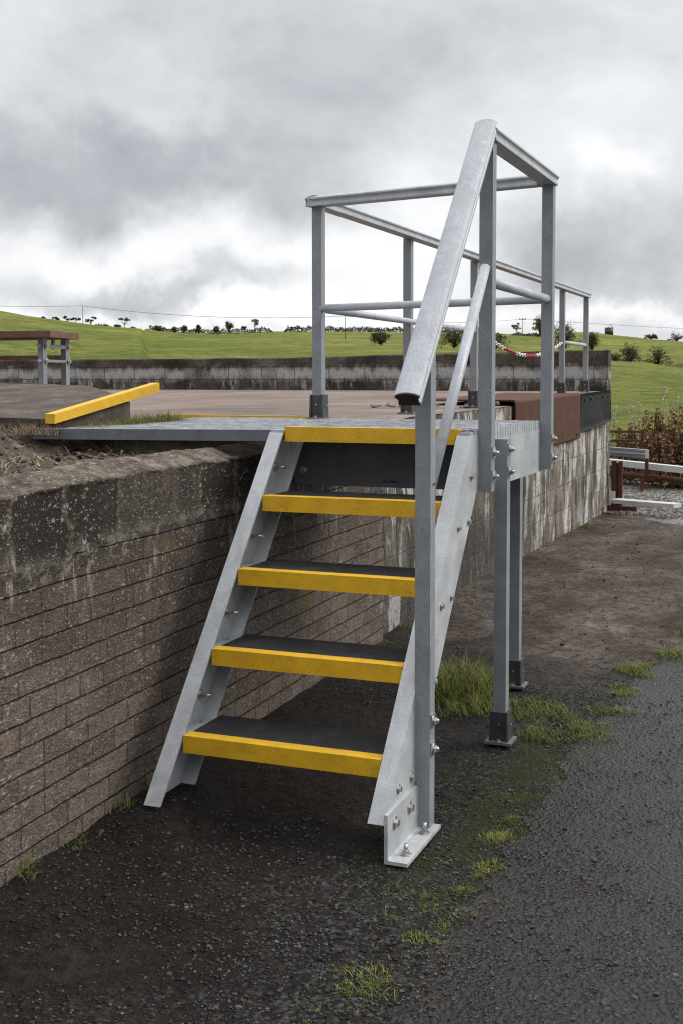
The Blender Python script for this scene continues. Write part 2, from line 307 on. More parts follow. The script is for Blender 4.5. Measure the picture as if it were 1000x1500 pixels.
def block_mat(name, dark, mid, light, axis, bw, rh, streak=True, zoff=0):
    m, nt, b = newmat(name); k = N(nt); c = k.geo(); xyz = k.sep(c)
    br = k.n('ShaderNodeTexBrick')
    k.l(k.comb(k.math('ADD', xyz[axis], k.math('MULTIPLY', k.math('SUBTRACT', k.noise(c, 9, 3), .5), .02)), k.math('ADD', k.math('ADD', xyz[2], zoff), k.math('MULTIPLY', k.math('SUBTRACT', k.noise(c, 12, 3), .5), .012))), br.inputs['Vector'])
    br.inputs['Scale'].default_value = 1; br.inputs['Brick Width'].default_value = bw; br.inputs['Row Height'].default_value = rh
    br.inputs['Mortar Size'].default_value = .007; br.inputs['Mortar Smooth'].default_value = .4
    br.inputs['Color1'].default_value = (0, 0, 0, 1); br.inputs['Color2'].default_value = (1, 1, 1, 1); br.inputs['Mortar'].default_value = (.5, .5, .5, 1)
    n2 = k.noise(c, 40, 5, .7); n1 = k.noise(c, 1.7, 5, .6); n3 = k.noise(c, 140, 3, .7)
    blk = k.math('SUBTRACT', k.sep(br.outputs['Color'])[0], .5)
    if streak:
        st = k.noise(k.geo((3.2, 3.2, 1.3)), 1.0, 8, .72, .4)
        v = k.math('ADD', st, k.math('MULTIPLY', blk, .05))
        v = k.math('ADD', v, k.math('MULTIPLY', k.math('SUBTRACT', n1, .5), .35))
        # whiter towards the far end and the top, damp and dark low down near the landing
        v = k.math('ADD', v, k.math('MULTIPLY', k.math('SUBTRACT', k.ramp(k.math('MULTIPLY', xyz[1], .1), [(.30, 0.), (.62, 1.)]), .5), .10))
        col = k.ramp(v, [(.36, dark), (.45, tuple(x*.55 for x in mid)), (.52, mid), (.60, tuple(x*1.5 for x in mid)), (.70, light)])
        wv = k.math('ADD', k.noise(k.geo((4.2, 4.2, 1.5)), 1.1, 8, .72, .4), k.math('MULTIPLY', blk, .04))
        col = k.mix(k.ramp(wv, [(.51, 0.), (.57, .92)]), col, (.62, .61, .59))
        dk = k.noise(k.geo((6.5, 6.5, 1.3)), 1.0, 7, .72)
        col = k.mix(k.ramp(dk, [(.53, 0.), (.58, .9)]), col, dark)
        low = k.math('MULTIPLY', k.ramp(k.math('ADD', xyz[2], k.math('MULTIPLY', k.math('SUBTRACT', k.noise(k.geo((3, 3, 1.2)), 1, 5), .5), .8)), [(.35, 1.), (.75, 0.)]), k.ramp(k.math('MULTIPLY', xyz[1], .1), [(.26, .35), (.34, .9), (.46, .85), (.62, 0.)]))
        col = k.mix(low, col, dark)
    else:
        st = k.noise(k.geo((2.2, 2.2, 3)), 1.0, 7, .72, .25)
        v = k.math('ADD', st, k.math('ADD', k.math('MULTIPLY', blk, .10), k.math('MULTIPLY', k.math('SUBTRACT', n1, .5), .3)))
        col = k.ramp(v, [(.36, dark), (.50, mid), (.66, light)])
        # lime bleeding from the joint under the top course
        zb = k.math('ADD', xyz[2], k.math('MULTIPLY', k.math('SUBTRACT', k.noise(k.geo((9, 9, 3)), 1, 5, .7), .5), .22))
        bandm = k.ramp(zb, [(1.40, 0.), (1.47, .9), (1.515, 1.), (1.535, 0.)]) if False else None
        q = k.math('ABSOLUTE', k.math('SUBTRACT', zb, 1.485))
        lim = k.math('MULTIPLY', k.ramp(q, [(.03, 1.), (.10, 0.)]), k.ramp(k.noise(k.geo((1.6, 1.6, 1)), 1, 4, .6), [(.36, .2), (.52, 1.)]))
        lim = k.math('MULTIPLY', lim, k.ramp(n2, [(.30, .4), (.52, 1.)]))
        drip = k.math('MULTIPLY', k.ramp(k.noise(k.geo((7, 7, 1.2)), 1.0, 6, .75), [(.52, 0.), (.60, 1.)]), k.ramp(k.math('SUBTRACT', xyz[2], 1.2), [(.02, .3), (.16, 1.), (.30, 1.), (.33, 0.)]))
        col = k.mix(k.math('MAXIMUM', lim, k.math('MULTIPLY', drip, .8)), col, (.48, .475, .46))
        lw = k.math('MULTIPLY', k.ramp(xyz[2], [(1.28, .8), (1.42, 0.)]) if False else k.ramp(k.noise(k.geo((5, 5, 9)), 1, 5, .7), [(.54, 0.), (.64, .6)]), k.ramp(k.math('SUBTRACT', xyz[2], 1.2), [(.1, 1.), (.26, 0.)]))
        col = k.mix(lw, col, (.26, .25, .24))
    col = k.mix(k.ramp(n2, [(.48, 0.), (.64, .65)]), col, tuple(x*.8 for x in dark))
    col = k.mix(k.ramp(n3, [(.52, 0.), (.68, .5)]), col, light)
    col = k.mix(k.math('MULTIPLY', br.outputs['Fac'], k.ramp(k.noise(c, 3, 4, .7), [(.4, .1), (.6, .5)]) if streak else .6), col, tuple(x*.8 for x in mid))
    k.l(col, b.inputs['Base Color']); b.inputs['Roughness'].default_value = .9; b.inputs['Specular IOR Level'].default_value = .2
    h = k.math('ADD', k.math('MULTIPLY', br.outputs['Fac'], -.8), k.math('ADD', n2, k.math('MULTIPLY', n3, .5)))
    k.l(k.bump(h, .9, .009), b.inputs['Normal'])
    return m
def leaf_mat(name, stops, scale=20, rough=.7, trans=.0):
    m, nt, b = newmat(name); k = N(nt)
    r = k.n('ShaderNodeNewGeometry')
    f = k.math('ADD', k.math('MULTIPLY', r.outputs['Random Per Island'], .75), k.math('MULTIPLY', k.noise(k.geo(), scale, 3), .25))
    k.l(k.ramp(f, stops), b.inputs['Base Color']); b.inputs['Roughness'].default_value = rough
    b.inputs['Specular IOR Level'].default_value = .25
    return m
MAT['block'] = block_mat('streaked dock blockwork', (.026, .022, .019), (.155, .130, .104), (.46, .43, .38), 1, .44, .228, True, .03)
MAT['backwall'] = block_mat('dark yard wall blocks', (.026, .020, .016), (.066, .052, .042), (.15, .13, .11), 0, .46, .155, False, -.02)
def conc_mat(name, a, bc, cc, scale=3, flat=(1, 1, 1)):
    m, nt, b = newmat(name); k = N(nt); c = k.geo(flat)
    n1 = k.noise(c, scale, 8, .68); n2 = k.noise(k.geo(), 38, 5, .7)
    col = k.ramp(n1, [(.32, a), (.52, bc), (.72, cc)])
    col = k.mix(k.ramp(n2, [(.45, 0.), (.75, .5)]), col, tuple(x*.8 for x in a))
    col = k.mix(k.ramp(k.noise(k.geo(), 150, 3, .7), [(.5, 0.), (.68, .6)]), col, cc)
    col = k.mix(k.ramp(k.noise(k.geo((1.03, 1.03, 1.03)), 110, 3, .7), [(.53, 0.), (.66, .75)]), col, tuple(x*.5 for x in a))
    b.inputs['Specular IOR Level'].default_value = .2
    k.l(col, b.inputs['Base Color']); b.inputs['Roughness'].default_value = .88
    k.l(k.bump(k.math('ADD', n2, n1), .6, .01), b.inputs['Normal'])
    return m
MAT['dockfloor'] = conc_mat('pinkish dock concrete', (.105, .082, .068), (.205, .155, .130), (.34, .29, .26), 1.3, (.8, .8, 1))
MAT['slab'] = conc_mat('dark ramp concrete', (.040, .032, .027), (.085, .070, .058), (.20, .172, .145), 5.5)
MAT['ledge'] = conc_mat('mossy concrete block', (.045, .04, .028), (.105, .092, .066), (.17, .15, .115), 9)
MAT['soil'] = conc_mat('dry soil', (.022, .017, .014), (.075, .060, .048), (.19, .16, .13), 12)
MAT['stone'] = leaf_mat('loose stone', [(.1, (.008, .008, .0078)), (.55, (.030, .029, .028)), (.8, (.066, .064, .061)), (.95, (.135, .13, .123))], 60, .75)
MAT['rubble'] = conc_mat('pale rubble', (.10, .085, .07), (.2, .175, .15), (.33, .30, .26), 9)

MAT['wetstone'] = leaf_mat('wet dark stone', [(.1, (.004, .004, .004)), (.6, (.016, .0158, .0155)), (.85, (.045, .044, .042)), (.97, (.14, .137, .13))], 60, .38)
MAT['wetstone'].node_tree.nodes['Principled BSDF'].inputs['Specular IOR Level'].default_value = .5
MAT['grass'] = leaf_mat('grass blade', [(.1, (.045, .062, .010)), (.40, (.095, .130, .018)), (.62, (.16, .185, .030)), (.80, (.22, .20, .055)), (.95, (.30, .23, .11))], 3)
MAT['pasturetuft'] = leaf_mat('pasture tuft', [(.1, (.075, .100, .012)), (.5, (.125, .150, .018)), (.9, (.21, .21, .035))], .2)
MAT['straw'] = leaf_mat('dry straw', [(.1, (.10, .07, .04)), (.5, (.23, .17, .10)), (.9, (.42, .34, .22))], 9)
MAT['deadleaf'] = leaf_mat('dried dock leaf', [(.1, (.050, .026, .012)), (.45, (.14, .075, .034)), (.7, (.25, .15, .070)), (.92, (.38, .29, .15))], 4)
MAT['fluff'] = leaf_mat('pale seed fluff', [(.1, (.25, .19, .13)), (.9, (.55, .48, .40))], 4)
MAT['bush'] = leaf_mat('olive shrub leaf', [(.1, (.030, .030, .014)), (.5, (.075, .070, .030)), (.9, (.14, .115, .055))], .8)
MAT['darkbush'] = leaf_mat('dark hedge leaf', [(.1, (.034, .036, .024)), (.9, (.10, .095, .06))], .8)  # distance haze put into the leaf colour, slightly lightened
MAT['autumn'] = leaf_mat('thin brown leaf', [(.1, (.06, .045, .026)), (.9, (.19, .15, .09))], .8)
MAT['bark'] = conc_mat('bark', (.02, .016, .013), (.04, .033, .027), (.07, .06, .05), 5)
def field_mat():
    m, nt, b = newmat('pasture'); k = N(nt); c = k.geo()
    n1 = k.noise(k.geo((1, 1, 14)), .045, 6, .65); n2 = k.noise(k.geo((1, 1, 3)), .55, 6, .68); n3 = k.noise(c, 4.5, 5, .7)
    col = k.ramp(n1, [(.36, (.115, .15, .016)), (.50, (.185, .20, .026)), (.66, (.29, .265, .055))])
    col = k.mix(k.ramp(n2, [(.46, 0.), (.62, .85)]), col, (.066, .092, .012))
    col = k.mix(k.ramp(n3, [(.48, 0.), (.68, .85)]), col, (.045, .066, .010))
    col = k.mix(k.ramp(k.noise(c, 1.3, 5, .7), [(.6, 0.), (.75, .5)]), col, (.20, .20, .06))
    k.l(col, b.inputs['Base Color']); b.inputs['Roughness'].default_value = .85
    b.inputs['Specular IOR Level'].default_value = .15
    k.l(k.bump(k.math('ADD', n2, k.math('MULTIPLY', n3, .6)), 1., .5), b.inputs['Normal'])
    return m
MAT['field'] = field_mat()
MAT['reed'] = leaf_mat('brown rough grass', [(.1, (.06, .04, .02)), (.6, (.13, .095, .05)), (.9, (.20, .16, .09))], .5)
for nm, c in (('red', (.50, .02, .015)), ('chainwhite', (.75, .72, .70)), ('pole', (.10, .085, .07)), ('tank', (.028, .03, .033)), ('wire', (.05, .05, .05)), ('ink', (.012, .012, .013))):
    m, nt, b = newmat(nm + ' paint'); k = N(nt)
    k.l(k.ramp(k.noise(k.geo(), 30, 4), [(.3, tuple(x*.75 for x in c)), (.7, tuple(min(1, x*1.12) for x in c))]), b.inputs['Base Color'])
    b.inputs['Roughness'].default_value = .5; MAT[nm] = m

# ------------------------------------------------------------------ mesh helper
WORLD = {}
class MB:
    def __init__(s): s.bm = bmesh.new()
    def quad(s, *p): return s.bm.faces.new([s.bm.verts.new(V(q)) for q in p])
    def hexa(s, p):
        v = [s.bm.verts.new(V(q)) for q in p]
        for f in ((3,2,1,0), (4,5,6,7), (0,1,5,4), (1,2,6,5), (2,3,7,6), (3,0,4,7)): s.bm.faces.new([v[i] for i in f])
        return s
    def box(s, a, b):
        x0, y0, z0 = a; x1, y1, z1 = b
        return s.hexa([(x0,y0,z0),(x1,y0,z0),(x1,y1,z0),(x0,y1,z0),(x0,y0,z1),(x1,y0,z1),(x1,y1,z1),(x0,y1,z1)])
    def beam(s, p0, p1, w, h, up=V((0,0,1))):
        p0, p1 = V(p0), V(p1); d = (p1-p0).normalized(); sd = d.cross(V(up)).normalized(); u = sd.cross(d)
        q = []
        for p in (p0, p1):
            q.append([p-sd*w/2-u*h/2, p+sd*w/2-u*h/2, p+sd*w/2+u*h/2, p-sd*w/2+u*h/2])
        a, b = q
        return s.hexa([a[0], a[1], b[1], b[0], a[3], a[2], b[2], b[3]])
    def prism(s, prof, p0, p1, up=V((0,0,1)), caps=True, e0=None, e1=None):
        """profile (side, up) swept from p0 to p1; e0/e1 optional fixed side/up frames"""
        p0, p1 = V(p0), V(p1); d = (p1-p0).normalized(); sd = d.cross(V(up)).normalized(); u = sd.cross(d)
        if e0: sd, u = V(e0), V(e1)
        r = [[s.bm.verts.new(p + sd*x + u*y) for x, y in prof] for p in (p0, p1)]
        n = len(prof)
        for i in range(n): s.bm.faces.new((r[0][i], r[0][(i+1) % n], r[1][(i+1) % n], r[1][i]))
        if caps: s.bm.faces.new(r[0][::-1]); s.bm.faces.new(r[1])
        return s
    def tube(s, p0, p1, r0, r1=None, n=16, caps=True):
        r1 = r0 if r1 is None else r1
        p0, p1 = V(p0), V(p1); d = (p1-p0).normalized()
        sd = d.orthogonal().normalized(); u = d.cross(sd)
        rr = [[s.bm.verts.new(p + (sd*math.cos(2*math.pi*i/n) + u*math.sin(2*math.pi*i/n))*r) for i in range(n)] for p, r in ((p0, r0), (p1, r1))]
        for i in range(n): s.bm.faces.new((rr[0][i], rr[0][(i+1) % n], rr[1][(i+1) % n], rr[1][i])).smooth = n > 6
        if caps: s.bm.faces.new(rr[0][::-1]); s.bm.faces.new(rr[1])
        return s
    def path(s, pts, rad, n=6):
        pts = [V(p) for p in pts]; rings = []
        for i, p in enumerate(pts):
            d = (pts[min(i+1, len(pts)-1)] - pts[max(i-1, 0)]).normalized()
            sd = d.cross(V((.3, .2, 1))).normalized(); u = sd.cross(d); r = rad[i] if isinstance(rad, (list, tuple)) else rad
            rings.append([s.bm.verts.new(p + (sd*math.cos(2*math.pi*k/n) + u*math.sin(2*math.pi*k/n))*r) for k in range(n)])
        for a, b in zip(rings, rings[1:]):
            for k in range(n): s.bm.faces.new((a[k], a[(k+1) % n], b[(k+1) % n], b[k])).smooth = True
        s.bm.faces.new(rings[0][::-1]); s.bm.faces.new(rings[-1])
        return s
    def stone(s, p, r, fl=.6):
        p = V(p); rot = Matrix.Rotation(U(0, 6.28), 3, 'Z') @ Matrix.Rotation(U(-.5, .5), 3, 'X')
        pts = [(1,0,0), (0,1,0), (-1,0,0), (0,-1,0), (.55,.5,.8), (-.6,.45,.75), (-.5,-.55,.8), (.5,-.5,.7), (0,0,-.6)]
        vs = [s.bm.verts.new(p + rot @ V((x*r*U(.7, 1.2), y*r*U(.6, 1.1), z*r*fl*U(.7, 1.2)))) for x, y, z in pts]
        for f in ((4,5,6,7), (0,1,4), (1,5,4), (1,2,5), (2,6,5), (2,3,6), (3,7,6), (3,0,7), (0,4,7), (1,0,8), (2,1,8), (3,2,8), (0,3,8)):
            s.bm.faces.new([vs[i] for i in f])
        return s
    def bolt(s, p, n, r=.011, washer=True, stud=0):
        p = V(p); n = V(n).normalized()
        if washer: s.tube(p, p+n*.0025, r*1.55, n=14)
        s.tube(p+n*.0025, p+n*(.0025+r*.85), r, n=6)
        if stud: s.tube(p+n*.0025, p+n*stud, r*.55, n=10)
        return s
    def blade(s, p, h, w, lean, ang):
        p = V(p); d = V((math.cos(ang), math.sin(ang), 0)); sd = V((-d.y, d.x, 0))
        q = [p, p + d*lean*.3 + V((0,0,h*.55)), p + d*lean + V((0,0,h*U(.8, 1)))]
        a = [s.bm.verts.new(q[0]-sd*w), s.bm.verts.new(q[0]+sd*w), s.bm.verts.new(q[1]+sd*w*.75), s.bm.verts.new(q[1]-sd*w*.75), s.bm.verts.new(q[2])]
        s.bm.faces.new((a[0], a[1], a[2], a[3])); s.bm.faces.new((a[3], a[2], a[4]))
        return s
    def leaf(s, p, r, n=None):
        p = V(p); n = V(n or (U(-1,1), U(-1,1), U(-.6,1))).normalized(); a = n.orthogonal().normalized()
        a = Matrix.Rotation(U(0, 6.28), 3, n) @ a; b = n.cross(a)
        k = U(.45, .8)
        s.bm.faces.new([s.bm.verts.new(q) for q in (p-a*r, p-b*r*k+n*r*.15, p+a*r, p+b*r*k+n*r*.15)])
        return s
    def build(s, name, mat, parent=None, bevel=0, seg=1, smooth=False):
        off = WORLD.get(parent.name, V((0,0,0))) if parent else V((0,0,0))
        if bevel:
            es = [e for e in s.bm.edges if len(e.link_faces) == 2 and e.calc_face_angle(0) > .6 and e.calc_length() > bevel*3]
            bmesh.ops.bevel(s.bm, geom=es, offset=bevel, segments=seg, affect='EDGES', clamp_overlap=True, profile=.6)
        if off.length: bmesh.ops.translate(s.bm, verts=s.bm.verts[:], vec=-off)
        me = bpy.data.meshes.new(name); s.bm.normal_update(); s.bm.to_mesh(me); s.bm.free()
        for mt in (mat if isinstance(mat, list) else [mat]): me.materials.append(MAT[mt] if isinstance(mt, str) else mt)
        if smooth: me.polygons.foreach_set('use_smooth', [True]*len(me.polygons))
        o = bpy.data.objects.new(name, me); COL.objects.link(o)
        if parent: o.parent = parent; WORLD[o.name] = off
        return o
def tag(o, label=None, cat=None, group=None, kind=None):
    for k_, v_ in (('label', label), ('category', cat), ('group', group), ('kind', kind)):
        if v_: o[k_] = v_
    return o
def thing(name, loc, label, cat, group=None):
    o = bpy.data.objects.new(name, None); COL.objects.link(o); o.location = loc; WORLD[o.name] = V(loc)
    o.empty_display_size = .1
    return tag(o, label, cat, group)
def fbm(x, y, z, s, o=4): return noise.fractal(V((x*s, y*s, z*s)), 1.0, 2.0, o)

# ------------------------------------------------------------------ terrain, yard, road
def yard_h(x, y):
    h = .010*fbm(x, y, 0, 1.6, 4) + .007*fbm(x, y, 3, 7, 4)
    h += .035*math.exp(-((x+.3)/.35)**2)*max(0, 1-abs(y-2.9)/3.5)           # dirt banked against the dock
    h += .03*math.exp(-((x+.2)/.18)**2)*(1 if y < 0 else max(0, 1-y))
    h += .062*math.exp(-((x+.05)/.10)**2 - ((min(max(y, -.95), -.68)-y)/.10)**2)
    if y > 4: h -= .011*(y-4)*math.exp(-((x+.3)/3)**2)
    return h - .012
def grid(name, xs, ys, zf, mat, kind='structure', smooth=True):
    vs = [(x, y, zf(x, y)) for y in ys for x in xs]; nx = len(xs)
    fs = [(j*nx+i, j*nx+i+1, (j+1)*nx+i+1, (j+1)*nx+i) for j in range(len(ys)-1) for i in range(nx-1)]
    me = bpy.data.meshes.new(name); me.from_pydata(vs, [], fs); me.materials.append(MAT[mat])
    if smooth: me.polygons.foreach_set('use_smooth', [True]*len(me.polygons))
    o = bpy.data.objects.new(name, me); COL.objects.link(o)
    if kind: o['kind'] = kind
    return o
def rng(a, b, st): n = max(1, round((b-a)/st)); return [a+(b-a)*i/n for i in range(n+1)]
xs = [-8, -3, -1, -.6] + rng(-.45, 2.2, .022) + rng(2.3, 5, .1) + [7, 10, 14]
ys = [-30, -12, -7] + rng(-5.5, -3, .06) + rng(-2.95, 1.2, .022) + rng(1.26, 6, .05) + rng(6.1, 15, .12) + [17, 20, 23]
grid('ground', xs, ys, yard_h, 'ground')
def redge(y): return 1.04 + .036*max(y, 0)**2 + .08*fbm(0, y, 5, 1.6, 4) + .05*fbm(0, y, 9, 7, 4)
ys2 = [-30, -12] + rng(-6, 4.2, .022) + [4.6]
tt = [0, .004, .012] + rng(.03, 1.3, .022) + rng(1.4, 3, .1) + [4, 6, 9]
vs = []; nt_ = len(tt)
for y in ys2:
    for i, t in enumerate(tt):
        x = redge(y) + t
        z = yard_h(x, y)*max(.4, 1-t*2.5) + .0015 + .006*(1-math.exp(-t/.35)) + .003*fbm(x, y, 2, 14, 4)*min(1, t*4)
        if i == 0: z = yard_h(x, y) - .004
        vs.append((x, y, z))
fs = [(j*nt_+i, j*nt_+i+1, (j+1)*nt_+i+1, (j+1)*nt_+i) for j in range(len(ys2)-1) for i in range(nt_-1)]
me = bpy.data.meshes.new('road'); me.from_pydata(vs, [], fs); me.materials.append(MAT['road'])
at = me.attributes.new('margin', 'FLOAT', 'POINT'); at.data.foreach_set('value', [t for y in ys2 for t in tt])
me.polygons.foreach_set('use_smooth', [True]*len(me.polygons))
o = bpy.data.objects.new('road', me); COL.objects.link(o); o['kind'] = 'structure'

# hills: skyline height (as sight-line heights) over azimuth, real ground out to 900 m
def lerp_tab(t, x):
    if x <= t[0][0]: return t[0][1]
    for (a, va), (b_, vb) in zip(t, t[1:]):
        if x <= b_:
            f = (x-a)/(b_-a); f = f*f*(3-2*f) if False else f
            return va + (vb-va)*f
    return t[-1][1]
CREST = [(-900, 400), (-300, 418), (0, 455), (50, 463), (110, 473), (180, 480), (260, 487), (330, 489), (400, 486), (480, 487), (640, 489), (760, 489), (860, 488), (900, 491), (940, 495), (1000, 501), (1300, 520), (1900, 530)]
NEARC = [(700, 505), (800, 518), (890, 527), (940, 530), (1000, 540), (1300, 548)]
DS = [15.5, 18, 22, 30, 40, 50, 60, 70, 80, 90, 100, 115, 130, 150, 180, 210, 240, 280, 330, 400, 550, 900, 1800]
def vis(u, D):
    c = lerp_tab(CREST, u); z0 = 554 + 1.43*F/D
    left = [(15.5, 554+1.5*F/15.5), (22, 554+1.45*F/22), (30, 630), (40, 592), (50, 570), (70, 546), (100, 527), (130, 512), (180, c + (0 if u < 220 else 8)), (240, c + (6 if u < 220 else 0)), (330, c+(12 if u < 220 else 2)), (550, 520), (900, 535), (1800, 545)]
    if u < 220: left[6] = (100, 540-(540-c)*.62); left[7] = (130, 540-(540-c)*.85)
    nc = lerp_tab(NEARC, u)
    right = [(15.5, 554+1.5*F/15.5), (22, 554+1.45*F/22), (30, 632), (40, 598), (50, 573), (70, nc+12), (90, nc), (100, nc+1), (115, nc+5), (150, 521), (210, 507), (280, c), (330, c+3), (550, 520), (900, 535), (1800, 545)]
    w = min(1, max(0, (u-620)/180)); w = w*w*(3-2*w)
    return lerp_tab(left, D)*(1-w) + lerp_tab(right, D)*w
def hill_pt(u, D, lift=0):
    p = far(u, vis(u, D), D); p.z += lift; return p
us = rng(-900, 1900, 14); vs = []
DD = []
for a, b_ in zip(DS, DS[1:]): DD += [a + (b_-a)*i/4 for i in range(4)]
DD.append(DS[-1])
for D in DD:
    for u in us:
        p = hill_pt(u, D); amp = min(.5, D*.0022)
        p.z += amp*fbm(p.x, p.y, 0, .06, 3) + (.05*fbm(p.x, p.y, 7, .45, 4) if D < 140 else 0)
        if D < 19: p.z -= .12
        vs.append(p)
nu = len(us)
fs = [(j*nu+i, j*nu+i+1, (j+1)*nu+i+1, (j+1)*nu+i) for j in range(len(DD)-1) for i in range(nu-1)]
me = bpy.data.meshes.new('hills'); me.from_pydata(vs, [], fs); me.materials.append(MAT['field'])
me.polygons.foreach_set('use_smooth', [True]*len(me.polygons))
o = bpy.data.objects.new('hills', me); COL.objects.link(o); o['kind'] = 'structure'
# distant ground behind the camera
mb = MB(); mb.quad((-900, -900, -.3), (900, -900, -.3), (900, 40, -.3), (-900, 40, -.3)); tag(mb.build('terrain', 'field'), kind='structure')

# ------------------------------------------------------------------ brick retaining wall
def wall_x(y): return -.205 - .028*max(-1.6, min(y+.6, 2.6))
mb = MB(); ysw = [-9, -7, -5.5, -4.5] + rng(-4, -2, .05) + rng(-1.98, 1.85, .018)
prof = [('f', z) for z in rng(-.05, 1.10, .016)] + [('c', a) for a in (.2, .45, .75, 1.05, 1.35, 1.57)] + [('t', d) for d in (.03, .045, .06, .075, .09, .105)] + [('d', a) for a in (.4, .9, 1.4)] + [('b', 0)]
cap_lo = lambda y: .895 + .03*fbm(0, y, 1, 2.6, 4) + .03*fbm(0, y, 4, 13, 4) + (.02*(y+.6) if y > -1.5 else -.018)
rows = []; band = []; edge = []
for y in ysw:
    row = []
    ch = 1.160 - .03*min(1, max(0, -(y+.9))) + .010*fbm(1, y, 2, 1.3, 4) + .005*fbm(1, y, 6, 9, 3)
    cl = cap_lo(y); cf = ch - .034 + .008*fbm(2, y, 1, 4, 4)
    for kd, t in prof:
        x0 = wall_x(y)
        if kd == 'f':
            z = t*(cf-.018)/1.10; q = min(1, max(0, (z-cl)/.02))
            bulge = .010*q + .003*q*fbm(y, z, 3, 9, 4) + .007*math.exp(-((z-cl-.02)/.025)**2)*(.5+fbm(y, z, 8, 9, 3))
            x = x0 + bulge + .0022*fbm(y, z, 1, 14, 4); bd = q; eg = math.exp(-((z-cl)/.03)**2)
        elif kd == 'c':
            rr = .018; x = x0 + .012 - rr*(1-math.cos(t)) + .004*fbm(y, t*.06, 5, 14, 3); z = cf - rr + rr*math.sin(t); bd = 1; eg = 0
        elif kd == 't': x = x0 - t + .0; z = cf + (ch-cf)*min(1, (t-.015)/.08) + .007*fbm(x, y, 4, 9, 4); bd = 1; eg = 0
        elif kd == 'd': x = x0 - .105 - .03*math.sin(t) + .006*fbm(y, t*.06, 9, 9, 3); z = ch - .003 - .035*(1-math.cos(t)); bd = 1; eg = 0
        else: x = x0 - .14; z = .9; bd = 1; eg = 0
        row.append(mb.bm.verts.new((x, y, z))); band.append(bd); edge.append(eg)
    rows.append(row)
for a, b_ in zip(rows, rows[1:]):
    for i in range(len(prof)-1): mb.bm.faces.new((a[i], b_[i], b_[i+1], a[i+1])).smooth = True
# end face towards the blockwork
e = rows[-1]; mb.bm.faces.new([mb.bm.verts.new(v.co) for v in e] + [mb.bm.verts.new((wall_x(1.85)-.14, 1.85, -.05))]); band += [1]*(len(e)+1); edge += [0]*(len(e)+1)
bw = mb.build('brick_wall', 'brick')
for nm, arr in (('band', band), ('edge', edge)):
    at = bw.data.attributes.new(nm, 'FLOAT', 'POINT'); at.data.foreach_set('value', arr)
tag(bw, 'old brown brick retaining wall with crumbling cement coping left of the steps', 'brick wall')

# ------------------------------------------------------------------ dock
def floor_z(y):
    return lerp_tab([(1.0, 1.165), (1.9, 1.175), (2.4, 1.205), (4.8, 1.212), (6.5, 1.235), (7.5, 1.262), (9.4, 1.285)], y)
dock = thing('loading_dock', (-3, 5, 0), 'raised loading dock with white-streaked block side wall and pinkish concrete floor', 'loading dock')
mb = MB(); yy = rng(1.1, 9.512, .08); XW = -.305
zz = rng(-.2, 1.0, .06)
rows = []
for y in yy:
    ft = floor_z(y) - .004
    rows.append([mb.bm.verts.new((XW + .006*fbm(y, z, 0, 3, 4) + .02*0, y, z*(ft+.2)/1.2 - .2 + .2*z/1.0*0 if False else -.2 + (z+.2)/1.2*(ft+.2))) for z in zz])
for a, b_ in zip(rows, rows[1:]):
    for i in range(len(zz)-1): mb.bm.faces.new((a[i], b_[i], b_[i+1], a[i+1])).smooth = True
l = rows[-1]; mb.quad(l[0].co, (-9.5, 9.512, -.2), (-9.5, 9.512, 1.28), l[-1].co)
mb.build('block_wall', 'block', dock)
mb = MB(); xf = [XW-.001] + rng(-.45, -5, .16) + [-6.5, -8, -9.5]; xf = sorted(xf)
rows = []
for y in rng(1.1, 9.32, .09):
    rows.append([mb.bm.verts.new((x, y, floor_z(y) + (.006*fbm(x, y, 0, 2.5, 4) if x < -.4 else 0))) for x in xf])
for a, b_ in zip(rows, rows[1:]):
    for i in range(len(xf)-1): mb.bm.faces.new((a[i], a[i+1], b_[i+1], b_[i])).smooth = True
l = rows[0]; mb.quad((-9.5, 1.1, 0), (XW, 1.1, 0), l[-1].co, l[0].co)
mb.build('concrete_floor', 'dockfloor', dock)

# rear parapet
mb = MB(); xw = rng(-9.5, -.3, .1)
top = lambda x: 1.685 + .062*max(0, (x+4.5)/4.2) + .008*fbm(x, 0, 0, 3, 4)
rows = []
for x in xw:
    rows.append([mb.bm.verts.new(q) for q in ((x, 9.30+.008*fbm(x, 0, 1, 4, 3), 1.2), (x, 9.30+.008*fbm(x, .3, 1, 4, 3), 1.4), (x, 9.298+.01*fbm(x, .5, 1, 4, 3), top(x)-.014), (x, 9.312, top(x)), (x, 9.49, top(x)-.003), (x, 9.505, top(x)-.02), (x, 9.505, 1.2))])
for a, b_ in zip(rows, rows[1:]):
    for i in range(6): mb.bm.faces.new((a[i], b_[i], b_[i+1], a[i+1]))
for r_ in (rows[0], rows[-1]): mb.bm.faces.new([mb.bm.verts.new(v.co) for v in r_])
tag(mb.build('parapet_wall', 'backwall'), 'low dark block parapet wall with white lime stains along the rear of the dock', 'block wall')
mb = MB(); mb.beam((-9.4, 9.36, 1.70), (-7.55, 9.36, 1.70), .07, .05)
mb.beam((-9.4, 9.33, 1.705), (-7.55, 9.33, 1.705), .012, .075)
tag(mb.build('rusty_angle', 'rust', bevel=.004), 'rusty orange steel angle laid on top of the parapet wall at the far left', 'steel angle')

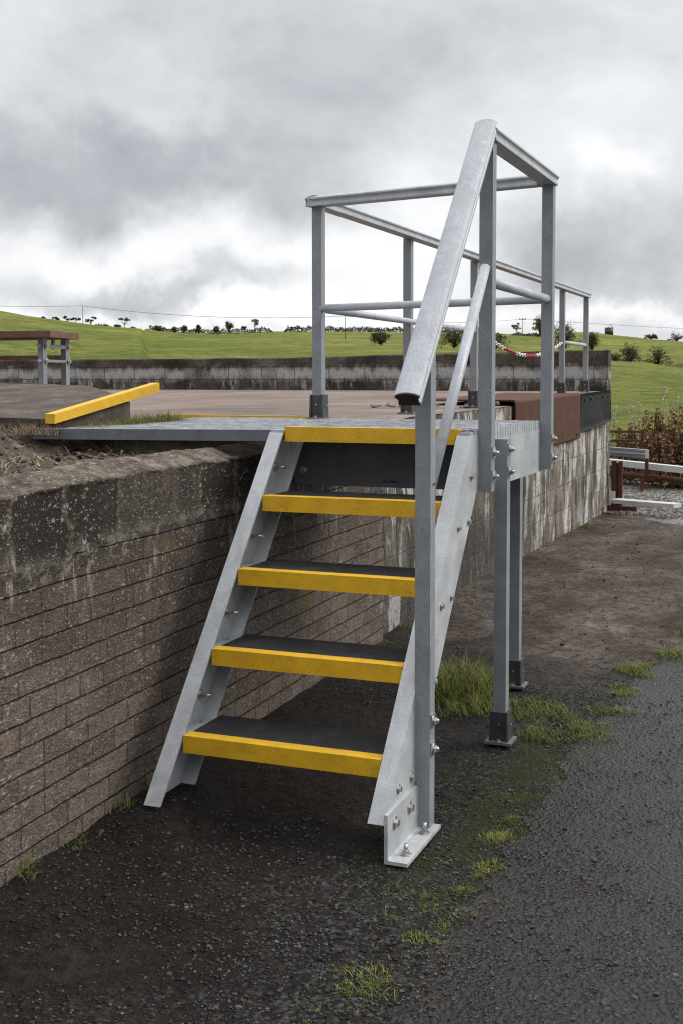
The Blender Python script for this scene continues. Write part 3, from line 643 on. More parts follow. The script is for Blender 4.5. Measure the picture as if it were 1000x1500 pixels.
# rust plate folded over the dock edge
mb = MB(); pr = []
t = .012
pl = [(-1.02, 1.262), (-.34, 1.262)] + [(-.300 + .028*math.sin(a), 1.262-.028 + .028*math.cos(a)) for a in (.2, .5, .8, 1.1, 1.4)] + [(-.270, .83)]
inn = [(x - (t if i > 1 else 0), z - t) for i, (x, z) in enumerate(pl)]
for y0, y1 in ((4.85, 7.52),):
    prof_ = pl + inn[::-1]
    ra = [mb.bm.verts.new((x, y0 + (.0 if z > 1.1 else .55*0), z)) for x, z in prof_]
    rb = [mb.bm.verts.new((x, y1, z + (.022 if z > 1.0 else .02))) for x, z in prof_]
    n = len(prof_)
    for i in range(n): mb.bm.faces.new((ra[i], ra[(i+1) % n], rb[(i+1) % n], rb[i]))
    m2 = len(pl)
    for r_ in (ra, rb):
        for i in range(m2-1): mb.bm.faces.new((r_[i], r_[i+1], r_[n-2-i], r_[n-1-i]))
rp = mb.build('rust_plate', 'rust')
tag(rp, 'red-brown rusted steel plate folded over the edge of the loading dock', 'steel plate')
for y in (6.2, 7.3): MB().bolt((-.271, y, .885), (1, 0, 0), .012).build('bolt', 'rustdark', rp)
# rubber flap
mb = MB(); rows = []
for y in rng(7.56, 9.29, .06):
    row = []
    for z in rng(0, 1, .12):
        zt, zb = 1.275 + .012*(y-7.5), .895 + .028*(y-7.5)
        zc = zt + (zb-zt)*z; x = -.268 + .012*math.sin(y*5.5)*z + .012*z*fbm(y, z, 0, 2, 2)
        row.append((x, y, zc))
    rows.append(row)
for off in (0, -.016):
    g = [[mb.bm.verts.new((x+off, y, z)) for x, y, z in r_] for r_ in rows]
    for a, b_ in zip(g, g[1:]):
        for i in range(len(a)-1): mb.bm.faces.new((a[i], b_[i], b_[i+1], a[i+1]) if off == 0 else (a[i+1], b_[i+1], b_[i], a[i])).smooth = True
    bd = [r_[0] for r_ in g] + g[-1][1:] + [r_[-1] for r_ in g[::-1][1:]] + g[0][::-1][1:-1]
    if off == 0: b0 = bd
    else:
        for i in range(len(bd)): mb.bm.faces.new((b0[i], b0[(i+1) % len(bd)], bd[(i+1) % len(bd)], bd[i]))
fl = tag(mb.build('rubber_flap', 'rubber'), 'black rubber flap bolted along the dock edge beside the rust plate', 'rubber flap')
for y in (7.72, 8.06, 8.42, 8.78, 9.14): MB().bolt((-.268, y, 1.215 + .012*(y-7.5)), (1, 0, 0), .015).build('bolt', 'foot', fl)
mb = MB()
for i in range(34):
    y = 4.62 + U(-.35, .2); mb.stone((U(-1.3, -.36), y, floor_z(y)+.006), U(.012, .034))
for i in range(12): mb.stone((U(-.62, -.36), U(4.4, 4.95), floor_z(4.6)+.012), U(.03, .05))
tag(mb.build('rubble', 'rubble'), 'pale broken rubble lying at the near end of the rust plate', 'rubble', kind='stuff')
for y0 in (8.55, 8.85, 9.0): pass

# dark concrete ramp slab on the left
sl = MB(); outline = lambda t: (-1.0 - .22*t, .02 + 1.13*t)
rows = []
ramp = lambda y: lerp_tab([(-3, 1.245), (0, 1.255), (1.12, 1.362), (1.6, 1.385), (4, 1.40)], y)
for y in rng(.06, 1.15, .05) + rng(1.25, 3.65, .14):
    xr = -1.10 - .11*y if y < .80 else -1.188 - (y-.80)*.95
    row = []
    for i in range(40):
        x = xr - (i/39)**1.5*6.5
        row.append(sl.bm.verts.new((x, y - .10*min(1, (i/39)*2.2), ramp(y) + .008*fbm(x, y, 0, 4, 4) - (.015 if i == 0 else 0))))
    rows.append(row)
for a, b_ in zip(rows, rows[1:]):
    for i in range(39): sl.bm.faces.new((a[i+1], a[i], b_[i], b_[i+1])).smooth = True
for r_ in (rows[0], rows[-1]):
    for i in range(39):
        a, c = r_[i].co, r_[i+1].co; sl.quad(a, c, (c.x, c.y, 1.0), (a.x, a.y, 1.0))
for a, b_ in zip(rows, rows[1:]):
    p, q = a[0].co, b_[0].co; sl.quad(p, (p.x, p.y, 1.0), (q.x, q.y, 1.0), q)
tag(sl.build('concrete_ramp', 'slab'), 'dark rough concrete ramp slab rising on the left of the dock', 'concrete ramp')
mb = MB(); mb.hexa([(-1.125, .035, 1.240), (-1.070, .025, 1.240), (-1.203, 1.10, 1.362), (-1.258, 1.112, 1.362), (-1.125, .035, 1.281), (-1.070, .025, 1.281), (-1.203, 1.10, 1.408), (-1.258, 1.112, 1.408)])
tag(mb.build('edge_nosing', 'yellow', bevel=.005, seg=2), 'loose yellow gritted nosing along the sloping right edge of the concrete ramp', 'nosing')

# soil bed between the brick wall and the landing
def soil_z(x, y): return 1.105 + .05*fbm(x, y, 0, 2.2, 4) + .03*fbm(x, y, 5, 9, 4) + .10*min(1, max(0, (-x-.98)/.22))*min(1, max(0, (y+.8)/.6)) + .012*fbm(x, y, 2, 30, 3)
o = grid('soil', rng(-3.4, -.23, .022), rng(-2.6, .42, .022), lambda x, y: soil_z(x, y) if x < -.36 else min(soil_z(x, y), 1.112), 'soil')
grid('soil', [-9, -7, -5, -3.4, -.24], [-9, -6, -4, -2.6, -2.4], lambda x, y: 1.085, 'soil')
grid('soil', [-9, -6, -3.3], [-2.7, -1, .3], lambda x, y: 1.085, 'soil')
mb = MB()
for i in range(2600):
    x, y = U(-2.6, -.33), U(-1.9, .12); z = soil_z(x, y) + U(0, .012); a = U(0, 6.28); L = U(.03, .12) if R() < .85 else U(.1, .22)
    d = V((math.cos(a), math.sin(a), U(-.15, .25))); p = V((x, y, z)); sd = V((-d.y, d.x, 0))*U(.0008, .0018)
    m_ = p + d*L*.5 + V((0, 0, U(0, .02))); e_ = p + d*L
    vs_ = [mb.bm.verts.new(q) for q in (p-sd, p+sd, m_+sd, m_-sd, e_)]
    mb.bm.faces.new(vs_[:4]); mb.bm.faces.new((vs_[3], vs_[2], vs_[4]))
tag(mb.build('straw_litter', 'straw'), 'dry straw and dead stalks scattered on the soil behind the brick wall', 'straw', kind='stuff')
mb = MB()
for i in range(1500):
    x, y = U(-2.6, -.33), U(-1.9, .12); mb.stone((x, y, soil_z(x, y)+.004), U(.005, .016) if R() < .88 else U(.015, .040))
tag(mb.build('soil_clods', 'soil'), 'crumbly soil clods on the bed behind the brick wall', 'soil clods', kind='stuff')
mb = MB(); mb.box((-.80, .055, 1.0), (-.34, .5, 1.178)); mb.box((-1.2, .42, 1.0), (-.80, .8, 1.17))
tag(mb.build('kerb_block', 'ledge', bevel=.012, seg=2), 'mossy concrete block under the front edge of the landing', 'concrete block')
mb = MB(); mb.box((-1.2, .8, .9), (-.62, 1.1, 1.16)); 

# ------------------------------------------------------------------ access stairs
WX, G, RS, NH = .683, .2006, .2434, .0568
ST = thing('access_stairs', (.34, -.3, 0), 'grey access steps with five yellow nosings, landing grating and handrail beside the wall', 'steps')
XP, PS = .741, .050
SL = G/RS
def stringer(x0, sgn, zb, zt):
    """C-channel, open towards the treads; cut level top and bottom"""
    web, fl_, dp, ft = .009, .057, .236, .011
    pf = [(0, 0), (fl_, 0), (fl_, ft), (web, ft), (web, dp-ft), (fl_, dp-ft), (fl_, dp), (0, dp)]
    pf = [(x*sgn, y) for x, y in pf]
    if sgn < 0: pf = pf[::-1]
    mb = MB(); o = lambda z: V((x0, .0056 + (z-H)*SL, z))
    mb.prism(pf, o(zb), o(zt), e0=(1, 0, 0), e1=(0, 1, 0))
    return mb.build('stringer', 'stringer', ST, bevel=.0022, seg=2)
sL = stringer(-.060, 1, .078, H-.018)
sR = stringer(WX+.003+.057, -1, .112, H-.018)
for i, z in enumerate((1.086, .843, .593, .345)):        # bolt shanks standing out inside the left web
    y = (z-H)*SL + .145
    MB().bolt((-.051, y, z), (1, 0, 0), .0125, True, .043).build('bolt', 'bolt', sL)
for y, z in ((-.178, .908), (-.052, .916), (-.376, .667), (-.262, .679), (-.56, .42), (-.45, .43), (-.81, .187), (-.687, .184), (-.02, 1.075)):
    MB().bolt((WX+.0602, y, z), (1, 0, 0), .0095).build('bolt', 'bolt', sR)
for i in range(5):
    y0, z0 = -i*G, H - i*RS
    if i:
        mb = MB(); mb.box((.001, y0+.052, z0-.040), (WX-.001, y0+.264, z0-.003))
        tr = mb.build('tread', 'grit', ST, bevel=.002)
        mb = MB()
        mb.prism([(0, 0), (.0515, 0), (.0515, -.008), (.008, -.008), (.008, -NH), (0, -NH)], (.0, y0, z0), (WX, y0, z0), e0=(0, 1, 0), e1=(0, 0, 1))
        mb.build('nosing', 'yellow', tr, bevel=.0028, seg=2)
        for s_, xa, xb in ((0, -.050, -.0005), (1, WX+.0005, WX+.050)):
            mb = MB(); mb.box((xa, y0+.012, z0-.012), (xb, y0+.225, z0-.006))
            xw_ = -.050 if s_ == 0 else WX+.044
            mb.box((xw_, y0+.012, z0-.055), (xw_+.006, y0+.225, z0-.0125))
            mb.build('cleat', 'stringer', tr, bevel=.001)
            for yy_ in (y0+.055, y0+.17): MB().bolt(((xa+xb)/2, yy_, z0-.006), (0, 0, 1), .006, False).build('rivet', 'bolt', tr)
    else:
        mb = MB(); mb.prism([(0, 0), (.040, 0), (.040, -.006), (.008, -.006), (.008, -NH), (0, -NH)], (.0, y0, z0+.004), (WX+.012, y0, z0+.004), e0=(0, 1, 0), e1=(0, 0, 1))
        mb.build('nosing', 'yellow', ST, bevel=.0028, seg=2)
# dark cross beam under the top nosing, with the maker's mark
mb = MB(); mb.box((-.05, .205, 1.003), (WX+.045, .215, 1.192)); mb.box((-.05, .215, 1.003), (WX+.045, .26, 1.012))
cb = mb.build('cross_beam', 'darkgrp', ST, bevel=.0025, seg=2)
MB().bolt((-.012, .205, 1.06), (0, -1, 0), .011).build('bolt', 'bolt', cb)
MB().bolt((WX+.012, .205, 1.06), (0, -1, 0), .011).build('bolt', 'bolt', cb)
tc = bpy.data.curves.new('maker_mark', 'FONT'); tc.body = 'Contec'; tc.size = .0155; tc.extrude = .0004; tc.offset = .0004
to = bpy.data.objects.new('tmp', tc); COL.objects.link(to)
dg = bpy.context.evaluated_depsgraph_get(); tm = bpy.data.meshes.new_from_object(to.evaluated_get(dg)); bpy.data.objects.remove(to)
tm.transform(Matrix.Translation(V((.3395, .2043, 1.0225)) - WORLD[cb.name]) @ Matrix.Rotation(math.pi/2, 4, 'X'))
tm.materials.clear(); tm.materials.append(MAT['ink']); mk = bpy.data.objects.new('maker_mark', tm); COL.objects.link(mk); mk.parent = cb
mb = MB()
for q in range(8):
    a = q*math.pi/4; c0 = V((.3305, .2043, 1.028))
    d0 = V((math.cos(a), 0, math.sin(a)))
    mb.tube(c0 + d0*.0052 + V((0, .0003, 0)), c0 + d0*.0052 - V((0, .0004, 0)), .0017, n=8)
mb.tube((.3305, .2046, 1.028), (.3305, .2039, 1.028), .0022, n=10)
mb.build('maker_emblem', 'ink', cb)

# grating: level bars running across the landing
def gz(x): return H - .0125*(.735-x)*.9
def g_right(y): return .735 if y <= 1.125 else .735 - (y-1.125)/.33*1.21
def g_left(y): return -1.16 if y < .03 else -1.075 - .11*y
mb = MB(); ends = MB(); y = .043
while y < 1.80:
    xl, xr = g_left(y), g_right(y+.03)
    if y < .06: xr = .735
    if xr - xl > .1:
        wd = .031
        for a_, b_, ztop, zbot in ((y, y+wd, 0, -.006), (y+wd*.36, y+wd*.64, -.006, -.040)):
            mb.hexa([(xl, a_, gz(xl)+zbot), (xr, a_, gz(xr)+zbot), (xr, b_, gz(xr)+zbot), (xl, b_, gz(xl)+zbot), (xl, a_, gz(xl)+ztop), (xr, a_, gz(xr)+ztop), (xr, b_, gz(xr)+ztop), (xl, b_, gz(xl)+ztop)])
        # moulded bar end on the right edge
        if xr > .7: ends.box((xr+.0005, y-.0015, H-.046), (xr+.005, y+wd+.0015, H-.001))
    y += .0415
x = .68
while x > -1.0:
    mb.box((x-.004, .05, gz(x)-.026), (x+.004, 1.12 if x > -.2 else 1.35, gz(x)-.014)); x -= .15
gr = mb.build('grating', 'grating', ST); ends.build('bar_ends', 'beam', gr, bevel=.0012)
mb = MB()
# gritted top spots between the bars on the long left panel: flush fillers
mb.hexa([(-1.165, .0, gz(-1.09)-.044), (-.0615, .0, gz(-.06)-.044), (-.0615, .040, gz(-.06)-.044), (-1.165, .040, gz(-1.09)-.044), (-1.165, .0, gz(-1.09)), (-.0615, .0, gz(-.06)), (-.0615, .040, gz(-.06)), (-1.165, .040, gz(-1.09))])
mb.build('edge_bar', 'fascia', ST, bevel=.003)
mb = MB(); mb.box((-.058, -.004, H-.017), (-.002, .042, H-.009)); mb.build('end_plate', 'stringer', ST, bevel=.001)
mb = MB(); mb.box((WX+.012, .0, H-.017), (.735, .042, H-.006)); mb.build('end_plate', 'stringer', ST, bevel=.001)
mb = MB(); mb.hexa([(-1.62, 1.80, 1.196), (-.52, 1.475, 1.216), (-.52, 1.505, 1.216), (-1.62, 1.83, 1.196), (-1.62, 1.80, 1.222), (-.52, 1.475, 1.234), (-.52, 1.505, 1.234), (-1.62, 1.83, 1.222)])
mb.build('edge_strip', 'yellow', ST, bevel=.002)
# side channel carrying the landing
mb = MB(); mb.prism([(0, 0), (0, .186), (-.05, .186), (-.05, .176), (-.009, .176), (-.009, .010), (-.05, .010), (-.05, 0)], (.7405, .03, 1.010), (.7405, 1.172, 1.010), e0=(1, 0, 0), e1=(0, 0, 1))
mb.build('side_beam', 'beam', ST, bevel=.002)
mb = MB(); mb.box((-.34, 1.128, 1.012), (.730, 1.137, 1.19)); mb.box((-.2, .6, 1.05), (.730, .65, 1.185)); mb.build('cross_beam', 'darkgrp', ST)

def post(x, y, z0, z1, parent=ST, mat='post', s=PS, name='post'):
    mb = MB(); mb.box((x, y, z0), (x+s, y+s, z1)); return mb.build(name, mat, parent, bevel=.003, seg=2)
def foot(x, y, z, parent, s=PS, rest=None):
    """socket with open front and flared base plate"""
    mb = MB(); cx, cy = x+s/2, y+s/2; h = .125
    def wall(sx):
        a, b_ = s/2+.001, s/2+.010; A, B = s/2+.006, s/2+.013
        q = [(cx+sx*a, cy-b_, z+h), (cx+sx*b_, cy-b_, z+h), (cx+sx*b_, cy+b_, z+h), (cx+sx*a, cy+b_, z+h)]
        p = [(cx+sx*(a), cy-B, z+.01), (cx+sx*B, cy-B, z+.01), (cx+sx*B, cy+B, z+.01), (cx+sx*a, cy+B, z+.01)]
        mb.hexa(p + q)
    wall(1); wall(-1)
    mb.box((cx-s/2-.0005, cy+s/2+.001, z+.01), (cx+s/2+.0005, cy+s/2+.011, z+h-.001))
    mb.box((cx-s/2-.0005, cy-s/2-.004, z+.01), (cx+s/2+.0005, cy-s/2-.001, z+h-.003))
    f = mb.build('base_socket', 'foot', parent, bevel=.0015)
    mb = MB(); e_ = s/2+.028; mb.box((cx-e_, cy-e_, z), (cx+e_, cy+e_, z+.010)); mb.build('base_plate', 'fascia', f, bevel=.0015)
    MB().bolt((cx+s/2+.012, cy, z+.07), (1, 0, 0), .006, False).build('bolt', 'bolt', f)
    MB().bolt((cx, cy-s/2-.015, z+.010), (0, 0, 1), .008).build('anchor_bolt', 'bolt', f)
    MB().bolt((cx, cy-s/2-.003, z+.075), (0, -1, 0), .006, False).build('bolt', 'bolt', f)
    return f
def clamps(parent, y, zs, x=None):
    for z in zs:
        mb = MB(); xx = XP+PS; mb.box((xx+.0004, y+.006, z-.021), (xx+.005, y+.044, z+.021)); c = mb.build('clamp_plate', 'bolt', parent, bevel=.001)
        mb = MB(); mb.bolt((xx+.005, y+.025, z), (1, 0, 0), .0115, True, .018); mb.build('bolt', 'bolt', parent)
def hr_z(y): return 1.381 + (y+.785)*1.113
pS = post(XP, -.649, .0125, hr_z(-.624)-.035); clamps(pS, -.649, (.352, .262))
MB().bolt((XP+PS, -.624, 1.10), (1, 0, 0), .004, False).build('bolt', 'ink', pS)
pF = post(XP, .082, H-.228, 2.30); clamps(pF, .082, (1.155, 1.068))
pB = post(XP, 1.124, H-.220, 2.292); clamps(pB, 1.124, (1.158, 1.072))
leg = post(XP, .323, .012, 1.194, name='support_leg'); clamps(leg, .323, (1.155, 1.068)); foot(XP, .323, 0, ST)
leg2 = post(.590, 1.1745, .012, 1.19, name='support_leg'); foot(.590, 1.1745, 0, ST)
# base bracket
mb = MB(); mb.prism([(0, 0), (.072, 0), (.072, .011), (.016, .011), (.011, .016), (.011, .147), (0, .147)], (.7425, -.934, .001), (.7425, -.604, .001), e0=(1, 0, 0), e1=(0, 0, 1))
# cut the upright short of the post
for v in mb.bm.verts:
    if v.co.y > -.7 and v.co.z > .017: v.co.y = -.654
br_ = mb.build('base_bracket', 'stringer', ST, bevel=.0015)
for y in (-.87, -.735): MB().bolt((.7535, y, .105), (1, 0, 0), .0125).build('bolt', 'bolt', br_)
for y in (-.87, -.69): MB().bolt((.788, y, .012), (0, 0, 1), .0115, True, .034).build('anchor_bolt', 'bolt', br_)

# rail profile: domed top with lips, waisted body
def rail_prof(w=.080, h=.054):
    hw = w/2; p = []
    for i in range(9):
        t = -1 + 2*i/8; p.append((hw*t, .013*(1-t*t)**.8))
    p = [(x, y-.013) for x, y in p]
    rt = [(hw, -.0205), (hw*.88, -.0235), (hw*.80, -.030), (hw*.80, -.040), (hw*.88, -.044), (hw*.88, -h)]
    return p + rt + [(-x, y) for x, y in rt[::-1]]
RP = rail_prof()
def rail(p0, p1, parent, caps=(False, False), up=(0, 0, 1)):
    p0, p1 = V(p0), V(p1); mb = MB()
    d = (p1-p0).normalized(); sd = d.cross(V(up)).normalized(); u = sd.cross(d)
    mb.prism([(-x, y) for x, y in RP], p0, p1, e0=-sd, e1=u)
    bmesh.ops.recalc_face_normals(mb.bm, faces=mb.bm.faces[:])
    r_ = mb.build('handrail', 'rail', parent, bevel=.0008)
    for c_, p, q in ((caps[0], p0, -1), (caps[1], p1, 1)):
        if c_:
            mb = MB(); mb.prism([(-x*.97, y*.97-.001) for x, y in RP], p + d*q*.0005, p + d*q*.005, e0=-sd, e1=u)
            bmesh.ops.recalc_face_normals(mb.bm, faces=mb.bm.faces[:]); mb.build('end_cap', 'cap', r_, bevel=.001)
    return r_
hx = XP+PS/2
hd = V((0, 1, 1.113)).normalized(); hn = V((0, -hd.z, hd.y))
off = hn*.026
h1 = rail(V((hx, -.795, hr_z(-.795))) + off, V((hx, .080, hr_z(.080))) + off, ST, (True, False))
MB().bolt((hx+.034, -.615, hr_z(-.615)+.003), (1, 0, 0), .004, False).build('bolt', 'bolt', h1)
rail((hx, .088, 2.342), (hx, 1.178, 2.342), ST, (False, True))
mb = MB(); mb.tube((hx, .075, 1.832), (hx, -.612, 1.042), .0185, n=20); mb.build('mid_rail', 'rail', ST)
mb = MB(); mb.tube((hx, .128, 1.783), (hx, 1.15, 1.783), .0185, n=20); mb.build('mid_rail', 'rail', ST)

# ------------------------------------------------------------------ long guard railing on the dock
GR = thing('guard_railing', (-.48, 1.4, 1.22), 'long grey guard railing running along the loading dock behind the landing', 'railing')
LX = -.476
posts = [(LX, 1.369, 1.222), (LX-.024, 2.83, 1.208), (LX-.02, 4.33, 1.212), (LX+.005, 7.42, 1.262), (LX+.03, 8.55, 1.282)]
for i, (x, y, z) in enumerate(posts):
    post(x, y, z+.012, 2.292, GR); foot(x, y, z, GR)
rail((LX+.02, 1.345, 2.342), (LX+.055, 8.68, 2.342), GR, (False, True))
def back_pt(t): return V((LX-.016 + t*(XP - LX + .016), 1.385 + t*(1.150-1.385), 0))
rail(back_pt(-.0) + V((0, 0, 2.341)), back_pt(1.0) + V((-.016, 0.0, 2.341)), GR, (True, False))
mb = MB(); mb.tube(back_pt(.04) + V((0, .012, 1.782)), back_pt(1.012) + V((0, .0, 1.782)), .0185, n=20); mb.build('mid_rail', 'rail', GR)
mb = MB(); mb.tube((LX+.02, 1.41, 1.781), (LX+.008, 4.34, 1.781), .0185, n=20); mb.build('mid_rail', 'rail', GR)
mb = MB(); mb.tube((LX+.03, 7.44, 1.781), (LX+.055, 8.56, 1.781), .0185, n=20); mb.build('mid_rail', 'rail', GR)
for (x, y, z) in posts[:1]:
    MB().bolt((x+.025, y, 2.31), (0, -1, 0), .004, False).build('bolt', 'bolt', GR); MB().bolt((x+.02, y, 1.785), (0, -1, 0), .004, False).build('bolt', 'bolt', GR)
# red and white plastic chain across the gap
CH = thing('safety_chain', (LX, 5.9, 1.6), 'red and white plastic chain hanging across the gap in the guard railing', 'chain')
y0, y1, nL = 4.385, 7.42, 62
for seg in range(8):
    mb = MB()
    for i in range(nL):
        if i*8//nL != seg: continue
        t = (i+.5)/nL; yy_ = y0 + (y1-y0)*t; zz_ = 1.775 + .02*(1-t) - .64*t*(1-t)
        slope = (-.02 - .64*(1-2*t))/(y1-y0); d = V((0, 1, slope)).normalized()
        sd = V((1, 0, 0)) if i % 2 else d.cross(V((1, 0, 0)))
        pts = [V((LX+.03, yy_, zz_)) + d*.031*math.cos(a) + sd*.013*math.sin(a) for a in [k_*math.pi/4 for k_ in range(9)]]
        mb.path(pts, .0052, 5)
    mb.build('chain_section', 'red' if seg % 2 == 0 else 'chainwhite', CH)

# ------------------------------------------------------------------ bench-like stand on the ramp
TB = thing('low_stand', (-3.2, 2.9, 1.4), 'low stand with thick red-brown top on grey square legs at far left', 'stand')
for x, y in ((-3.185, 2.80), (-3.270, 3.19)):
    post(x, y, 1.375, 1.715, TB, s=.044, name='leg')
for x, y in ((-4.75, 2.35), (-4.83, 2.74)): post(x, y, 1.375, 1.715, TB, s=.044, name='leg')
mb = MB(); mb.hexa([(-5.1, 2.20, 1.700), (-3.04, 2.74, 1.716), (-3.18, 3.29, 1.716), (-5.3, 2.75, 1.700), (-5.1, 2.20, 1.744), (-3.04, 2.74, 1.760), (-3.18, 3.29, 1.760), (-5.3, 2.75, 1.744)])
mb.build('tabletop', 'tabletop', TB, bevel=.006)
for z, r_ in ((1.658, .012), (1.554, .009)):
    mb = MB(); mb.beam((-3.15, 2.75, z), (-3.245, 3.25, z), .012, r_*2); mb.build('stretcher', 'post', TB)
    for x, y in ((-3.134, 2.83), (-3.219, 3.22)): MB().bolt((x, y, z), (1, 0, 0), .012).build('bolt', 'bolt', TB)
mb = MB(); mb.beam((-3.2, 3.0, 1.64), (-3.2, 3.0, 1.71), .02, .02, up=(1, 0, 0)); mb.build('hanger', 'post', TB)

# ------------------------------------------------------------------ stored steel beyond the dock
sv = []
o = MB().beam((-1.2, 10.15, .60), (.101, 9.62, .565), .08, .10)
o = o.build('steel_channel', 'post', bevel=.004)
mb = MB(); mb.beam((-1.2, 10.092, .602), (.103, 9.562, .567), .004, .016); mb.build('rib', 'white', o)
tag(o, 'short grey channel section resting on the rusty rack beyond the dock', 'steel section')
mb = MB(); mb.beam((-1.6, 11.65, .40), (2.6, 8.72, .30), .11, .075); tag(mb.build('long_beam', 'white', bevel=.005), 'long pale beam lying across the rusty rack by the dried weeds', 'beam')
mb = MB(); mb.tube((-1.6, 11.6, .265), (2.6, 8.62, .20), .035, n=12); tag(mb.build('rusty_pipe', 'rustdark'), 'long dark rusty pipe under the pale beam', 'pipe')
rk = thing('rusty_rack', (-.2, 9.45, 0), 'rusty brown steel rack upright standing by the corner of the dock', 'rack')
mb = MB(); mb.box((-.265, 9.40, -.06), (-.215, 9.45, .49)); mb.box((-.185, 9.40, -.06), (-.145, 9.45, .49)); mb.box((-.214, 9.425, -.06), (-.186, 9.445, .47)); mb.build('upright', 'rustdark', rk, bevel=.003)
mb = MB(); mb.box((-.40, 9.37, -.075), (.02, 9.47, -.02)); mb.build('foot_bar', 'rustdark', rk, bevel=.003)
mb = MB(); mb.box((-.02, 10.35, .18), (.02, 10.39, .50)); mb.box((-.02, 10.33, .20), (.10, 10.40, .23)); mb.build('arm', 'rust', rk, bevel=.003)
mb = MB(); mb.hexa([(-.235, 9.10, .042), (.50, 8.72, .050), (.565, 8.88, .050), (-.16, 9.27, .042), (-.235, 9.10, .085), (.50, 8.72, .095), (.565, 8.88, .095), (-.16, 9.27, .085)])
tag(mb.build('pale_plank', 'white', bevel=.003), 'pale flat plank lying on the gravel by the foot of the rusty rack', 'plank')
mb = MB(); mb.box((-.275, 9.34, .03), (-.215, 9.385, .15)); tag(mb.build('offcut', 'white', bevel=.004), 'small pale offcut leaning on the rusty upright at the dock corner', 'offcut')
fe = thing('rusty_barrier', (-.5, 12.1, 0), 'low rusty two-rail barrier in front of the dried weeds', 'barrier')
for z in (.725, .60): MB().beam((-2.3, 11.4, z), (-.30, 12.16, z-.02), .025, .032).build('rail', 'rust', fe)
for x in (-.32, -1.6): 
    mb = MB(); mb.box((x, 12.15-.38*(-.3-x), -.1), (x+.045, 12.19-.38*(-.3-x), .74)); mb.build('post', 'rustdark' if x < -1 else 'rust', fe)
# stick
mb = MB()
for k_ in range(9):
    a = V((U(-.3, 1.2), U(8.3, 8.8), 0)); a.z = yard_h(a.x, a.y)+.01; b_ = a + V((U(.2, .5), U(-.3, .0), U(-.005, .02))); mb.tube(a, b_, .006, .003, 5)
tag(mb.build('twigs', 'straw'), 'dead pale twigs lying where the mud meets the gravel', 'twigs', kind='stuff')

# ------------------------------------------------------------------ dried weeds
def weed_clump(u, D, w, h, n, label, seed):
    random.seed(seed); base = far(u, 554+1.45*F/D, D); base.z = -.05
    t = thing('dried_weed_clump', base, label, 'weeds', 'dried weed clumps beyond the gravel')
    st, lf = MB(), MB()
    for i in range(n):
        p = base + rgt*U(-w, w)*(1 if i else 0) + V((U(-.4, .4), U(-.5, .5), 0)); hh = h*U(.55, 1.02)*(1-.35*abs((p-base).dot(rgt))/w)
        lean = V((U(-.12, .12), U(-.12, .12), 0)); tip = p + lean + V((0, 0, hh))
        st.path([base, p + V((0, 0, .06)), p + lean*.4 + V((0, 0, hh*.5)), tip], [.004, .008, .006, .003], 4)
        for k_ in range(150):
            f = U(.0, 1)**.9; q = p + lean*f + V((0, 0, hh*f)); s_ = .10*(1-.6*f)
            lf.leaf(q + V((U(-s_, s_), U(-s_, s_), U(-.04, .04))), U(.012, .034))
    st.build('stem', 'rustdark', t); lf.build('foliage', 'deadleaf', t)
weed_clump(958, 17.0, .30, 1.12, 46, 'broad rust-brown dried weed clump just right of the low rusty barrier', 1)
weed_clump(1003, 16.5, .30, 1.28, 44, 'tallest rust-brown dried weed clump at the right edge of the view', 2)
weed_clump(915, 17.6, .38, .80, 34, 'short rust-brown dried weeds behind the low rusty barrier', 3)
weed_clump(1075, 16.8, .6, 1.2, 30, 'rust-brown dried weed clump just outside the right edge', 4)
for i, (u, vt, D, lab) in enumerate(((922, 582, 17.5, 'slender pale seeding stalk above the rusty barrier, nearest its middle'), (936, 577, 17.3, 'slender pale seeding stalk above the end post of the rusty barrier'), (969, 566, 17.2, 'tallest pale fluffy seeding stalk rising out of the broad brown clump'), (988, 580, 16.8, 'pale fluffy seeding stalk between the two brown clumps'), (896, 590, 17.6, 'bent pale stalk beside the corner of the dock'))):
    random.seed(50+i); b0 = far(u, 554+1.45*F/D, D); b0.z = -.05; tp = far(u+U(-3, 6), vt, D)
    t = thing('seeding_stalk', b0, lab, 'weed stalk', 'pale seeding stalks in the weeds')
    mid = (b0+tp)/2 + V((U(-.04, .04), 0, 0)); MB().path([b0, mid, tp], [.008, .006, .003], 4).build('stem', 'straw', t)
    lf = MB()
    for k_ in range(70):
        f = U(.62, 1.0); q = b0.lerp(tp, f); lf.leaf(q + V((U(-.035, .035), U(-.035, .035), U(-.02, .02))), U(.008, .02))
    lf.build('seed_head', 'fluff', t)
    lf = MB()
    for k_ in range(45):
        q = b0.lerp(tp, U(.1, .7)); lf.leaf(q + V((U(-.06, .06), U(-.06, .06), U(-.02, .02))), U(.012, .03))
    lf.build('foliage', 'deadleaf', t)

